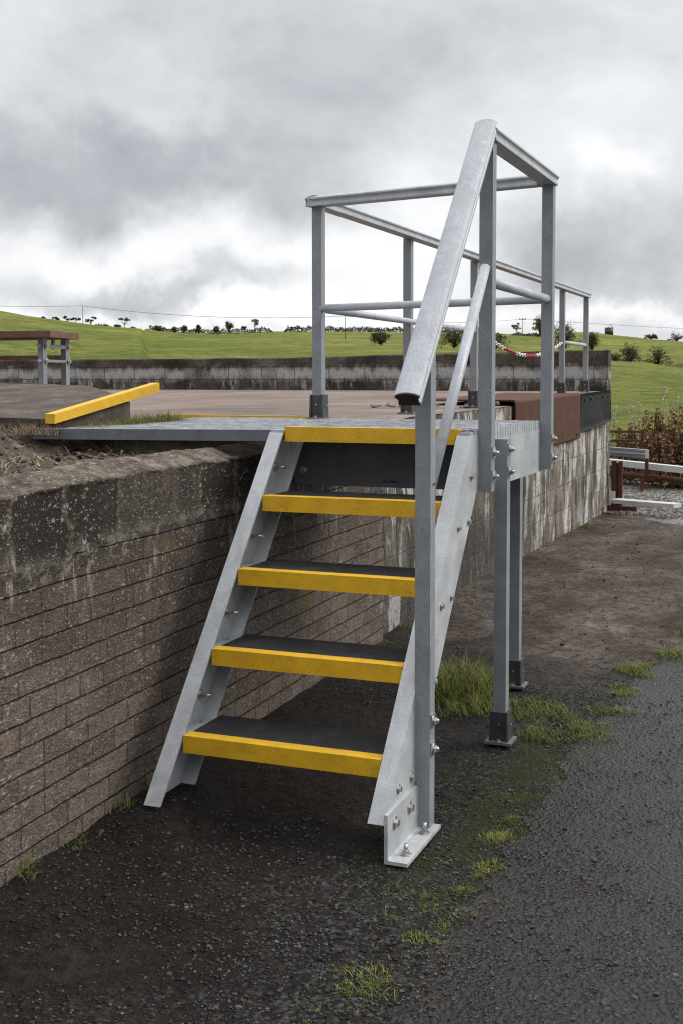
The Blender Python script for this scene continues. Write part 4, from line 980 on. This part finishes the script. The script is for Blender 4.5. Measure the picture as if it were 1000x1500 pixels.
# ------------------------------------------------------------------ trees and hedges on the hills
def tree(u, v0, wpx, hpx, D, label, cat='tree', name='hill_tree', mat='bush', dens=1., lean=0, trunk=.35, lumps=7, seed=0, group='trees and bushes on the hills', leafpx=1.3, flat=.55):
    random.seed(1000+seed+int(u)); s = D/F
    b0 = far(u, v0, D); t = thing(name, b0, label, cat, group)
    w, h = wpx*s, hpx*s
    tr, lf = MB(), MB()
    top = b0 + V((0, 0, h*.8)) + rgt*lean*w*.3
    tr.path([b0 - V((0, 0, h*.08)), b0.lerp(top, .45) + rgt*U(-.04, .04)*w, top], [h*.045, h*.03, h*.008], 6)
    for i in range(lumps):
        f = U(trunk, 1)
        hz = U(.1, .85)
        if trunk < .3: hz = U(.0, .8)
        c = b0 + rgt*(U(-.42, .42)*w*(1.15-.6*hz if trunk < .3 else 1) + lean*w*.28*f) + fwd*U(-.35, .35)*w + V((0, 0, h*(trunk + (1-trunk)*hz)))
        tr.path([b0.lerp(top, U(.25, .7)), b0.lerp(c, .6) + V((0, 0, h*.05)), c], [h*.018, h*.012, h*.005], 4)
        rx, rz = w*U(.14, .27), h*(1-trunk)*U(.14, .28)*flat*1.6
        for k_ in range(int((34 if trunk < .3 else 50)*dens)):
            a, b_, r_ = U(0, 6.28), U(-1, 1), R()**.45
            q = c + (rgt*math.cos(a)*math.sqrt(1-b_*b_) + fwd*math.sin(a)*math.sqrt(1-b_*b_))*rx*r_ + V((0, 0, b_*rz*r_))
            lf.leaf(q, leafpx*s*U(.5, 1.3))
    if trunk < .3:
        for i in range(26):
            a = U(0, 6.28); e_ = b0 + rgt*math.cos(a)*w*.5*U(.3, 1.02) + fwd*math.sin(a)*w*.35 + V((0, 0, h*U(.35, 1.05)))
            e_.z = b0.z + (e_.z-b0.z)*(1-.35*(abs((e_-b0).dot(rgt))/(w*.5))**2)
            m_ = b0.lerp(e_, .5) + V((0, 0, h*.08)); tr.path([b0 + rgt*U(-.1, .1)*w, m_, e_], [h*.014, h*.009, h*.004], 3)
            for k_ in range(int(34*dens)):
                q = m_.lerp(e_, U(-.4, 1.12)) + V((U(-1, 1), U(-1, 1), U(-1, 1)))*h*.12; lf.leaf(q, leafpx*s*U(.3, .85))
    tr.build('trunk', 'bark', t); lf.build('crown', mat, t)
    return t
L = 'windswept dark tree on the left crest, '
for i, (u, v, w, h, ln, lab) in enumerate(((81, 472, 11, 8, 1, 'small and leftmost of the row'), (97, 474, 15, 11, 1, 'second in the row from the left'), (110, 475, 11, 10, 1, 'just left of the crest pole'), (131, 478, 19, 14, 1, 'spreading just right of the crest pole'))):
    tree(u, v, w, h, 185, L+lab, mat='darkbush', lean=ln, trunk=.45, lumps=6, dens=.6, seed=i)
tree(183, 482, 16, 16, 200, 'lone umbrella-shaped tree right of the crest pole', mat='darkbush', trunk=.55, lumps=6, dens=.7)
tree(64, 468, 5, 4, 180, 'tiny bush at the top of the left slope', 'bush', 'bush', mat='darkbush', trunk=.2, lumps=4)
for u, v, w, h, lab in ((150, 481, 26, 7, 'low dark bush just left of the umbrella-shaped tree'), (172, 482, 12, 7, 'small dark bush under the umbrella-shaped tree'), (195, 484, 9, 5, 'small low bush right of the umbrella-shaped tree')):
    tree(u, v, w, h, 205, lab, 'bush', 'bush', mat='darkbush', trunk=.05, lumps=8, dens=.8)
for i, (u, v, w, h, lab) in enumerate(((233, 487, 16, 11, 'round bush standing at the left end of the brown bank'), (256, 487, 9, 8, 'small thin bush, second along the brown bank'), (270, 487, 10, 11, 'upright dark bush, third along the brown bank'), (291, 487, 9, 11, 'wispy bush near the middle of the brown bank'), (317, 487, 9, 10, 'leaning bush right of the middle of the brown bank'), (336, 486, 13, 16, 'taller ragged windblown tree on the brown bank'), (358, 482, 8, 4, 'flat scrap of bush beside the leafy sapling'))):
    tree(u, v, w, h, 232, lab, 'bush', 'bush', mat='bush', trunk=.2, lumps=7, dens=.7, seed=i)
tree(374, 484, 14, 17, 232, 'leafy brown sapling standing at the right end of the brown bank', mat='autumn', trunk=.4, lumps=7, dens=.6)
def hedge(name, u0, u1, D, h0, h1, label, mat, n, cat='hedge', kind=None, leaf=1.3, lift=0):
    random.seed(int(u0*7+D)); lf = MB(); s = D/F
    bl = [(U(u0, u1), U(.6, 1.2)) for _ in range(int((u1-u0)/5)+2)]
    for i in range(n):
        u = U(u0, u1); e = min(1, (u-u0)/6, (u1-u)/6)
        hh = (h0 + (h1-h0)*(.5+.9*fbm(u, 0, D, .09, 4)))*s*e
        p = hill_pt(u, D) + fwd*U(-1.5, 1.5); p.z += hh*R()**.7 + lift*s
        lf.leaf(p, leaf*s*U(.5, 1.2))
    return tag(lf.build(name, mat), label, cat, kind=kind)
hedge('rough_grass', 196, 400, 236, 4, 8, 'brown rough grass bank on the skyline behind the left field', 'reed', 2600, 'rough grass', 'stuff')
hedge('hedgerow', 417, 610, 245, 5, 10, 'long dark hedgerow on the skyline behind the railing', 'darkbush', 3600)
hedge('hedgerow', 600, 735, 245, 5, 9, 'dark hedgerow on the skyline behind the handrail post', 'darkbush', 2200)
hedge('hedgerow', 745, 800, 262, 3, 7, 'thin dark hedge line beneath the power pole with crossarm', 'darkbush', 700)
hedge('hedgerow', 820, 900, 130, 6, 12, 'brown-green scrub hedge crossing the right field behind the parapet', 'bush', 900)
hedge('hedgerow', 885, 1030, 118, 3, 9, 'low brown scrub hedge along the dip between the two right fields', 'autumn', 1500)
tree(556, 504, 30, 19, 150, 'dark round bush in the field seen between the railing posts', 'bush', 'bush', mat='bush', trunk=.1, lumps=16, dens=1.3)
tree(664, 508, 44, 30, 110, 'broad leafless-looking thorn bush behind the sloping mid rail', 'bush', 'bush', mat='bush', trunk=.12, lumps=20, dens=1.0)
tree(722, 512, 46, 24, 110, 'dark spreading thorn bush above the red and white chain', 'bush', 'bush', mat='bush', trunk=.1, lumps=16, dens=.9)
tree(755, 487, 13, 14, 255, 'bare rounded tree left of the power pole with crossarm', mat='autumn', trunk=.3, lumps=8, dens=.5)
tree(790, 489, 22, 26, 240, 'rounded brown tree behind the landing corner post', mat='autumn', trunk=.2, lumps=14, dens=1.0)
tree(824, 511, 42, 40, 110, 'tall dark bush between the two far railing posts', 'bush', 'bush', mat='bush', trunk=.08, lumps=22, dens=1.2)
tree(866, 512, 24, 26, 112, 'dark bush just right of the last railing post', 'bush', 'bush', mat='bush', trunk=.08, lumps=14, dens=1.1)
tree(921, 530, 34, 28, 112, 'leafy dark thorn bush in the dip right of the parapet', 'bush', 'bush', mat='bush', trunk=.1, lumps=20, dens=1.1)
tree(962, 537, 34, 30, 114, 'sparse thorn bush in the dip nearest the right edge', 'bush', 'bush', mat='bush', trunk=.15, lumps=16, dens=.6)
tree(900, 531, 20, 16, 112, 'low bare bush against the end of the parapet', 'bush', 'bush', mat='autumn', trunk=.1, lumps=9, dens=.6)
tree(953, 497, 20, 7, 285, 'low rounded clump on the right hilltop beyond the tank', 'bush', 'bush', mat='bush', trunk=.0, lumps=9, dens=.8)
tree(990, 501, 22, 14, 285, 'bare branching tree on the right hilltop by the edge', mat='autumn', trunk=.15, lumps=9, dens=.4)
tree(862, 490, 12, 4, 285, 'tiny bush on the hilltop left of the tank', 'bush', 'bush', mat='bush', trunk=.0, lumps=5, dens=.6)
# tank
D = 283; s = D/F; tb = far(891, 492, D)
tk = thing('water_tank', tb, 'dark cylindrical tank with a hooped pipe on top on the right hilltop', 'tank')
mb = MB(); mb.tube(tb, tb + V((0, 0, 11.5*s)), 6.2*s, n=28); mb.tube(tb + V((0, 0, 11.5*s)), tb + V((0, 0, 12*s)), 6.4*s, n=28); mb.build('tank_shell', 'tank', tk)
mb = MB(); mb.path([tb + rgt*(-.5*s + 4.6*s*(1-math.cos(a))/1.0*.62) + V((0, 0, (11 + 5.5*math.sin(a))*s)) for a in [k_*math.pi/8 for k_ in range(9)]], .55*s, 6); mb.build('hoop_pipe', 'white', tk)
# poles and wires
def pole(u, v0, v1, D, label, arm=False):
    s = D/F; b0 = far(u, v0, D); tp = far(u, v1, D); tp.x, tp.y = b0.x, b0.y
    t = thing('utility_pole', b0, label, 'pole', 'utility poles on the hills'); MB().tube(b0 - V((0, 0, .5)), tp, .55*s, .42*s, 8).build('shaft', 'pole', t)
    if arm:
        mb = MB(); c = tp - V((0, 0, 1.2*s)); mb.beam(c - rgt*5*s, c + rgt*5*s, .6*s, .7*s)
        for k_ in (-4.5, 0, 4.5): mb.tube(c + rgt*k_*s, c + rgt*k_*s + V((0, 0, 2.2*s)), .5*s, n=6)
        mb.build('crossarm', 'pole', t)
    return tp
p1 = pole(122, 478, 448, 190, 'plain wooden pole on the left crest among windswept trees')
p2 = pole(505, 493, 463, 170, 'plain wooden pole standing in the field behind the railing')
p3 = pole(764, 490, 467, 262, 'wooden power pole with crossarm on the right hilltop', True)
def wire(a, b_, sag, label, r_=.018):
    pts = [a.lerp(b_, t) - V((0, 0, sag*4*t*(1-t))) for t in [k_/24 for k_ in range(25)]]
    tag(MB().path(pts, r_, 4).build('overhead_wire', 'wire'), label, 'wire')
wire(p1, p2, .9, 'thin overhead wire between the left crest pole and the field pole', .030)
wire(p2, p3, .9, 'thin overhead wire between the field pole and the pole with crossarm', .030)
wire(far(-260, 430, 200), p1, .8, 'thin overhead wire running left from the crest pole', .030)
wire(p3, far(1300, 489, 330), .8, 'thin overhead wire running right from the pole with crossarm', .035)

# ------------------------------------------------------------------ grass, gravel
random.seed(3)
def tuft(mb, x, y, n, rad, h, z=None, w=.0016):
    for i in range(n):
        r_ = rad*math.sqrt(R()); a = U(0, 6.28); px, py = x + r_*math.cos(a), y + r_*math.sin(a)
        zz_ = (yard_h(px, py) if z is None else z) - .004
        hh = h*U(.25, 1.05)*(1-.5*(r_/rad)); mb.blade((px, py, zz_), hh*U(.6, 1), w*U(.45, 1.), hh*U(.2, 1.5), U(0, 6.28))
mb = MB()
verge = []
for i in range(420):
    y = U(-2.2, 4.2); x = redge(y) - .06 + random.gauss(0, .075) + (.05 if -.2 < y < .8 else 0); k_ = fbm(x, y, 0, 2.0, 4)
    if k_ > .0: tuft(mb, x, y, int(8 + 60*k_), U(.012, .05), U(.010, .036), None, .0013)
for i in range(120):
    x, y = random.gauss(.86, .09), random.gauss(-.05, .22); tuft(mb, x, y, 9, .035, U(.008, .022), None, .0012)
for x, y, n, rd, h in ((1.02, .55, 520, .13, .062), (1.06, .95, 300, .10, .055), (1.10, 1.30, 300, .09, .05), (1.16, 1.72, 380, .12, .075), (1.22, 2.15, 420, .13, .085), (1.30, 2.65, 260, .11, .06), (1.42, 3.1, 300, .14, .08), (.90, .66, 240, .15, .045), (.80, .84, 320, .13, .06), (.72, .98, 240, .12, .06),
                       (1.0, -.62, 200, .055, .028), (1.02, -.8, 190, .05, .034), (.99, -1.0, 110, .045, .024), (1.01, -1.32, 150, .07, .036), (.95, -1.55, 150, .08, .040), (1.0, -.42, 70, .05, .025)):
    for q in range(5):
        f = U(.4, 1); tuft(mb, x + random.gauss(0, rd*.5), y + random.gauss(0, rd*.6), int(n*f/1.5), rd*f*.75, h*f*1.35)
for x, y, n, rd, h in ((-.17, -.92, 60, .05, .10), (-.15, -1.2, 40, .05, .07), (-.16, -1.42, 60, .05, .13), (-.18, -.70, 120, .04, .11), (-.2, 1.2, 60, .07, .06), (-.26, 1.75, 60, .07, .07), (-.22, 2.15, 80, .10, .10), (-.22, 7.6, 120, .10, .16), (1.35, 7.25, 160, .16, .14), (1.6, 7.6, 160, .16, .12)):
    tuft(mb, x, y, n, rd, h)
for i in range(260):
    y = U(-2.2, 4.0); x = redge(y) - .05 + random.gauss(0, .06)
    if fbm(x, y, 0, 2.0, 4) > -.12: tuft(mb, x, y, 16, .05, U(.012, .03), None, .0014)
tag(mb.build('verge_grass', 'grass'), 'patchy short grass growing along the edge of the tarmac and foot of the walls', 'grass', kind='stuff')
mb = MB(); tuft(mb, .42, 1.02, 1500, .20, .25, None, .0018); tuft(mb, .34, 1.22, 800, .18, .22, None, .0017); tuft(mb, .56, .80, 700, .15, .12, None, .0016); tuft(mb, .44, .74, 400, .16, .08, None, .0015)
tag(mb.build('grass_tuft', 'grass'), 'long bright green grass tuft behind the foot of the steps by the support leg', 'grass tuft')
mb = MB()
tuft(mb, -.45, 1.33, 260, .15, .05, gz(-.5)-.01, .0016); tuft(mb, -.30, 1.36, 120, .12, .035, gz(-.4)-.01, .0016)
for i in range(34): tuft(mb, -1.03 - .11*(i*.032) - U(-.08, .02), .05 + i*.032, 130, .06, .05 + .09*min(1, i/24), gz(-.95)-.02, .0013)
for i in range(40): tuft(mb, -.98 + U(-.1, .40)*R(), U(.05, 1.1), 34, .07, .034, gz(-.9)-.015, .0013)
tuft(mb, -1.12, .5, 10, .1, .05, 1.2)
tag(mb.build('landing_grass', 'grass'), 'thin grass growing through the landing grating by the ramp and railing foot', 'grass', kind='stuff')
mb = MB()
for i in range(16): tuft(mb, -1.10 - U(-.06, .12), .0 + U(-.05, .06), 44, .05, .09, 1.20, .0012)
for i in range(8): tuft(mb, -1.2 - U(0, .35), .0 + U(-.1, .05), 14, .06, .05, 1.22, .0016)
tag(mb.build('dry_grass', 'straw'), 'dry yellowed grass clump at the foot of the ramp nosing', 'dry grass', kind='stuff')

mb = MB(); cnt = 0
while cnt < 7500:
    x, y = U(-.2, 1.15), U(-2.6, 1.6)
    dens = .02 + 2.6*fbm(x, y, 11, 1.3, 5) + .5*math.exp(-((x-.45)/.35)**2-((y+1.5)/.6)**2) + .35*math.exp(-((x-.85)/.2)**2-((y+.5)/.6)**2)
    if R() > dens: continue
    cnt += 1; mb.stone((x, y, yard_h(x, y)+.001), U(.0025, .0062) if R() < .93 else U(.006, .010))
for i in range(2600):
    x, y = U(-.25, 2.6), U(1.5, 8.5); mb.stone((x, y, yard_h(x, y)+.002), U(.003, .008) if R() < .98 else U(.010, .018))
tag(mb.build('gravel', 'stone'), 'loose grey gravel chips scattered over the dark yard in front of the steps', 'gravel', kind='stuff')
random.seed(9); mb = MB()
for i in range(3600):
    y = U(-2.4, 3); x = redge(y) + U(0, 1)**1.5*1.3
    if fbm(x, y, 31, 3.5, 4) < -.05: continue
    mb.stone((x, y, yard_h(x, y)*max(.4, 1-(x-redge(y))*2.5) + .006), U(.0025, .007) if R() < .95 else U(.007, .012))
tag(mb.build('road_crumbs', 'soil'), 'dark crumbs of dirt on the tarmac', 'dirt crumbs', kind='stuff')
random.seed(12); mb = MB()
for i in range(18000):
    y = U(-2.5, 2.2)**1 if R() < .6 else U(-2.5, -.6); t_ = U(-.45, 1.5); x = redge(y) + t_
    if fbm(x, y, 21, 3, 4) < -.12 + .22*math.exp(-((t_-.08)/.16)**2): continue
    if t_ < .04:
        mb.stone((x, y, yard_h(x, y)+.0008), U(.0022, .0052), .5); continue
    mb.stone((x, y, yard_h(x, y)*max(.4, 1-t_*2.5) + .0015 + .006*(1-math.exp(-t_/.35)) + .003*fbm(x, y, 2, 14, 4)*min(1, t_*4) + .0004), U(.0022, .0052), .45)
tag(mb.build('tarmac_aggregate', 'wetstone'), 'worn grey stone aggregate standing proud of the wet tarmac', 'aggregate', kind='stuff')
mb = MB()
for i in range(5200):
    x, y = U(-1.4, 2.5), U(8.6, 13.5)
    if y + 1.15*x < 8.7: continue
    mb.stone((x, y, yard_h(x, y)+.004), U(.008, .02))
tag(mb.build('stone_chippings', 'rubble'), 'pale grey stone chippings covering the yard beyond the dock', 'chippings', kind='stuff')

# ------------------------------------------------------------------ sky and light
SUN_AZ = math.radians(58)     # measured from +Y towards +X: behind and to the right
SUN_EL = math.radians(40)
w = bpy.data.worlds.new('World'); SC.world = w; w.use_nodes = True
nt = w.node_tree; k = N(nt); bg = nt.nodes['Background']
sky = k.n('ShaderNodeTexSky', sky_type='NISHITA'); sky.sun_disc = False; sky.sun_elevation = SUN_EL; sky.sun_rotation = SUN_AZ
sky.air_density = 1.2; sky.dust_density = 2.5
tcn = k.n('ShaderNodeTexCoord'); d = tcn.outputs['Generated']
s3 = k.sep(d)
zc = k.math('ADD', k.math('MAXIMUM', s3[2], 0.0), .16)
cl = k.comb(k.math('DIVIDE', s3[0], zc), k.math('DIVIDE', s3[1], zc))
n_big = k.noise(cl, .75, 9, .58, .5); n_det = k.noise(cl, 2.6, 9, .62, .6)
sph = k.noise(d, 7, 9, .6, .6)
warp = k.n('ShaderNodeTexNoise'); warp.inputs['Scale'].default_value = 9; warp.inputs['Detail'].default_value = 7; warp.inputs['Roughness'].default_value = .6; k.l(d, warp.inputs['Vector'])
wv = k.n('ShaderNodeVectorMath', operation='MULTIPLY_ADD'); k.l(warp.outputs['Color'], wv.inputs[0]); wv.inputs[1].default_value = (.20, .20, .13); k.l(d, wv.inputs[2])
wd = k.n('ShaderNodeVectorMath', operation='SUBTRACT'); k.l(wv.outputs[0], wd.inputs[0]); wd.inputs[1].default_value = (.10, .10, .065)
dw = wd.outputs[0]
cs = k.n('ShaderNodeMapping'); cs.inputs['Scale'].default_value = (1, 1, 1.9); k.l(d, cs.inputs['Vector']); cs = cs.outputs[0]
nA = k.noise(cs, 2.6, 10, .55, .25); nB = k.noise(cs, 7.5, 10, .58, .35); nC = k.noise(cs, 22, 8, .6, .2)
acc = k.math('ADD', .52, k.math('MULTIPLY', k.math('SUBTRACT', nA, .5), .55))
acc = k.math('ADD', acc, k.math('MULTIPLY', k.math('SUBTRACT', nB, .5), .34))
acc = k.math('ADD', acc, k.math('MULTIPLY', k.math('SUBTRACT', nC, .5), .09))
def blob(u, v, ru, rv, amp):
    """a brighter or darker mass of cloud in one direction of the sky"""
    global acc
    c = (fwd + rgt*((u-PX)/F) - upv*((v-PY)/F)); L_ = c.length; c = c.normalized()
    sub = k.n('ShaderNodeVectorMath', operation='SUBTRACT'); k.l(dw, sub.inputs[0]); sub.inputs[1].default_value = c
    h_ = V((rgt.x, rgt.y, 0)).normalized()
    dot = k.n('ShaderNodeVectorMath', operation='DOT_PRODUCT'); k.l(sub.outputs[0], dot.inputs[0]); dot.inputs[1].default_value = h_*(F*L_/ru)
    dz = k.n('ShaderNodeVectorMath', operation='DOT_PRODUCT'); k.l(sub.outputs[0], dz.inputs[0]); dz.inputs[1].default_value = V((0, 0, F*L_/rv))
    df = k.n('ShaderNodeVectorMath', operation='DOT_PRODUCT'); k.l(sub.outputs[0], df.inputs[0]); df.inputs[1].default_value = fwd*2.2
    r2 = k.math('ADD', k.math('MULTIPLY', dot.outputs['Value'], dot.outputs['Value']), k.math('MULTIPLY', dz.outputs['Value'], dz.outputs['Value']))
    r2 = k.math('ADD', r2, k.math('MULTIPLY', df.outputs['Value'], df.outputs['Value']))
    acc = k.math('ADD', acc, k.math('MULTIPLY', k.math('POWER', 2.718, k.math('MULTIPLY', r2, -1)), amp))
for q in ((110, 250, 260, 75, -.25), (420, 240, 200, 60, -.14), (60, 60, 300, 110, .05), (560, 90, 330, 120, -.15), (850, 120, 220, 90, .10),
          (270, 150, 70, 60, .12), (290, 365, 240, 45, .19), (30, 370, 140, 45, .15), (210, 425, 150, 26, -.26), (360, 395, 70, 26, -.18),
          (395, 462, 70, 34, .40), (540, 350, 150, 60, .12), (640, 260, 160, 60, .08), (880, 370, 130, 70, -.22), (930, 230, 110, 45, .20), (880, 470, 260, 20, .26), (160, 470, 260, 18, .20), (560, 440, 110, 40, .16), (760, 380, 70, 60, -.14)):
    blob(*q)
# the rest of the sky: unseen part behind and left of the viewer dimmed to darken front faces
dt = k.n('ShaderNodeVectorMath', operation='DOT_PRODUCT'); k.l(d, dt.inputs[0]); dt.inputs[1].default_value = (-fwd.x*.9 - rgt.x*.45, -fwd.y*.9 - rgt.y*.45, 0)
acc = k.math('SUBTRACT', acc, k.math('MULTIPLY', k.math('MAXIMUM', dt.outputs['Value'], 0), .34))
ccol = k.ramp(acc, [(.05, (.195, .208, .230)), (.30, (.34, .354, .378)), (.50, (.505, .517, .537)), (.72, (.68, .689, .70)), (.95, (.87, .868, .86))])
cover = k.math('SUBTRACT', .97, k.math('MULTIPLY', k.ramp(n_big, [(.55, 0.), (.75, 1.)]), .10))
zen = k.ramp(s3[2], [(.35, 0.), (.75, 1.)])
ccol = k.mix(zen, ccol, (1.25, 1.26, 1.30))  # unseen overhead sky brightened to throw more light on the land
skyc = k.mix(1.0, sky.outputs[0], (.10, .10, .10), 'MULTIPLY')
fin = k.mix(cover, skyc, ccol)
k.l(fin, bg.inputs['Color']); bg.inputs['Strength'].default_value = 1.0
sd_ = bpy.data.lights.new('sun', 'SUN'); sd_.energy = 1.45; sd_.angle = math.radians(32); sd_.color = (1, .965, .91)
so = bpy.data.objects.new('sun', sd_); COL.objects.link(so)
dirn = V((math.sin(SUN_AZ)*math.cos(SUN_EL), math.cos(SUN_AZ)*math.cos(SUN_EL), math.sin(SUN_EL)))
so.rotation_euler = dirn.to_track_quat('Z', 'Y').to_euler(); so.location = (6, 3, 9)

SC.render.engine = 'CYCLES'
vs_ = SC.view_settings; vs_.view_transform = 'Standard'; vs_.look = 'None'; vs_.exposure = 0.56; vs_.gamma = 1.0
SC.cycles.use_denoising = True
SC.cycles.max_bounces = 6
SC.cycles.filter_width = 1.15
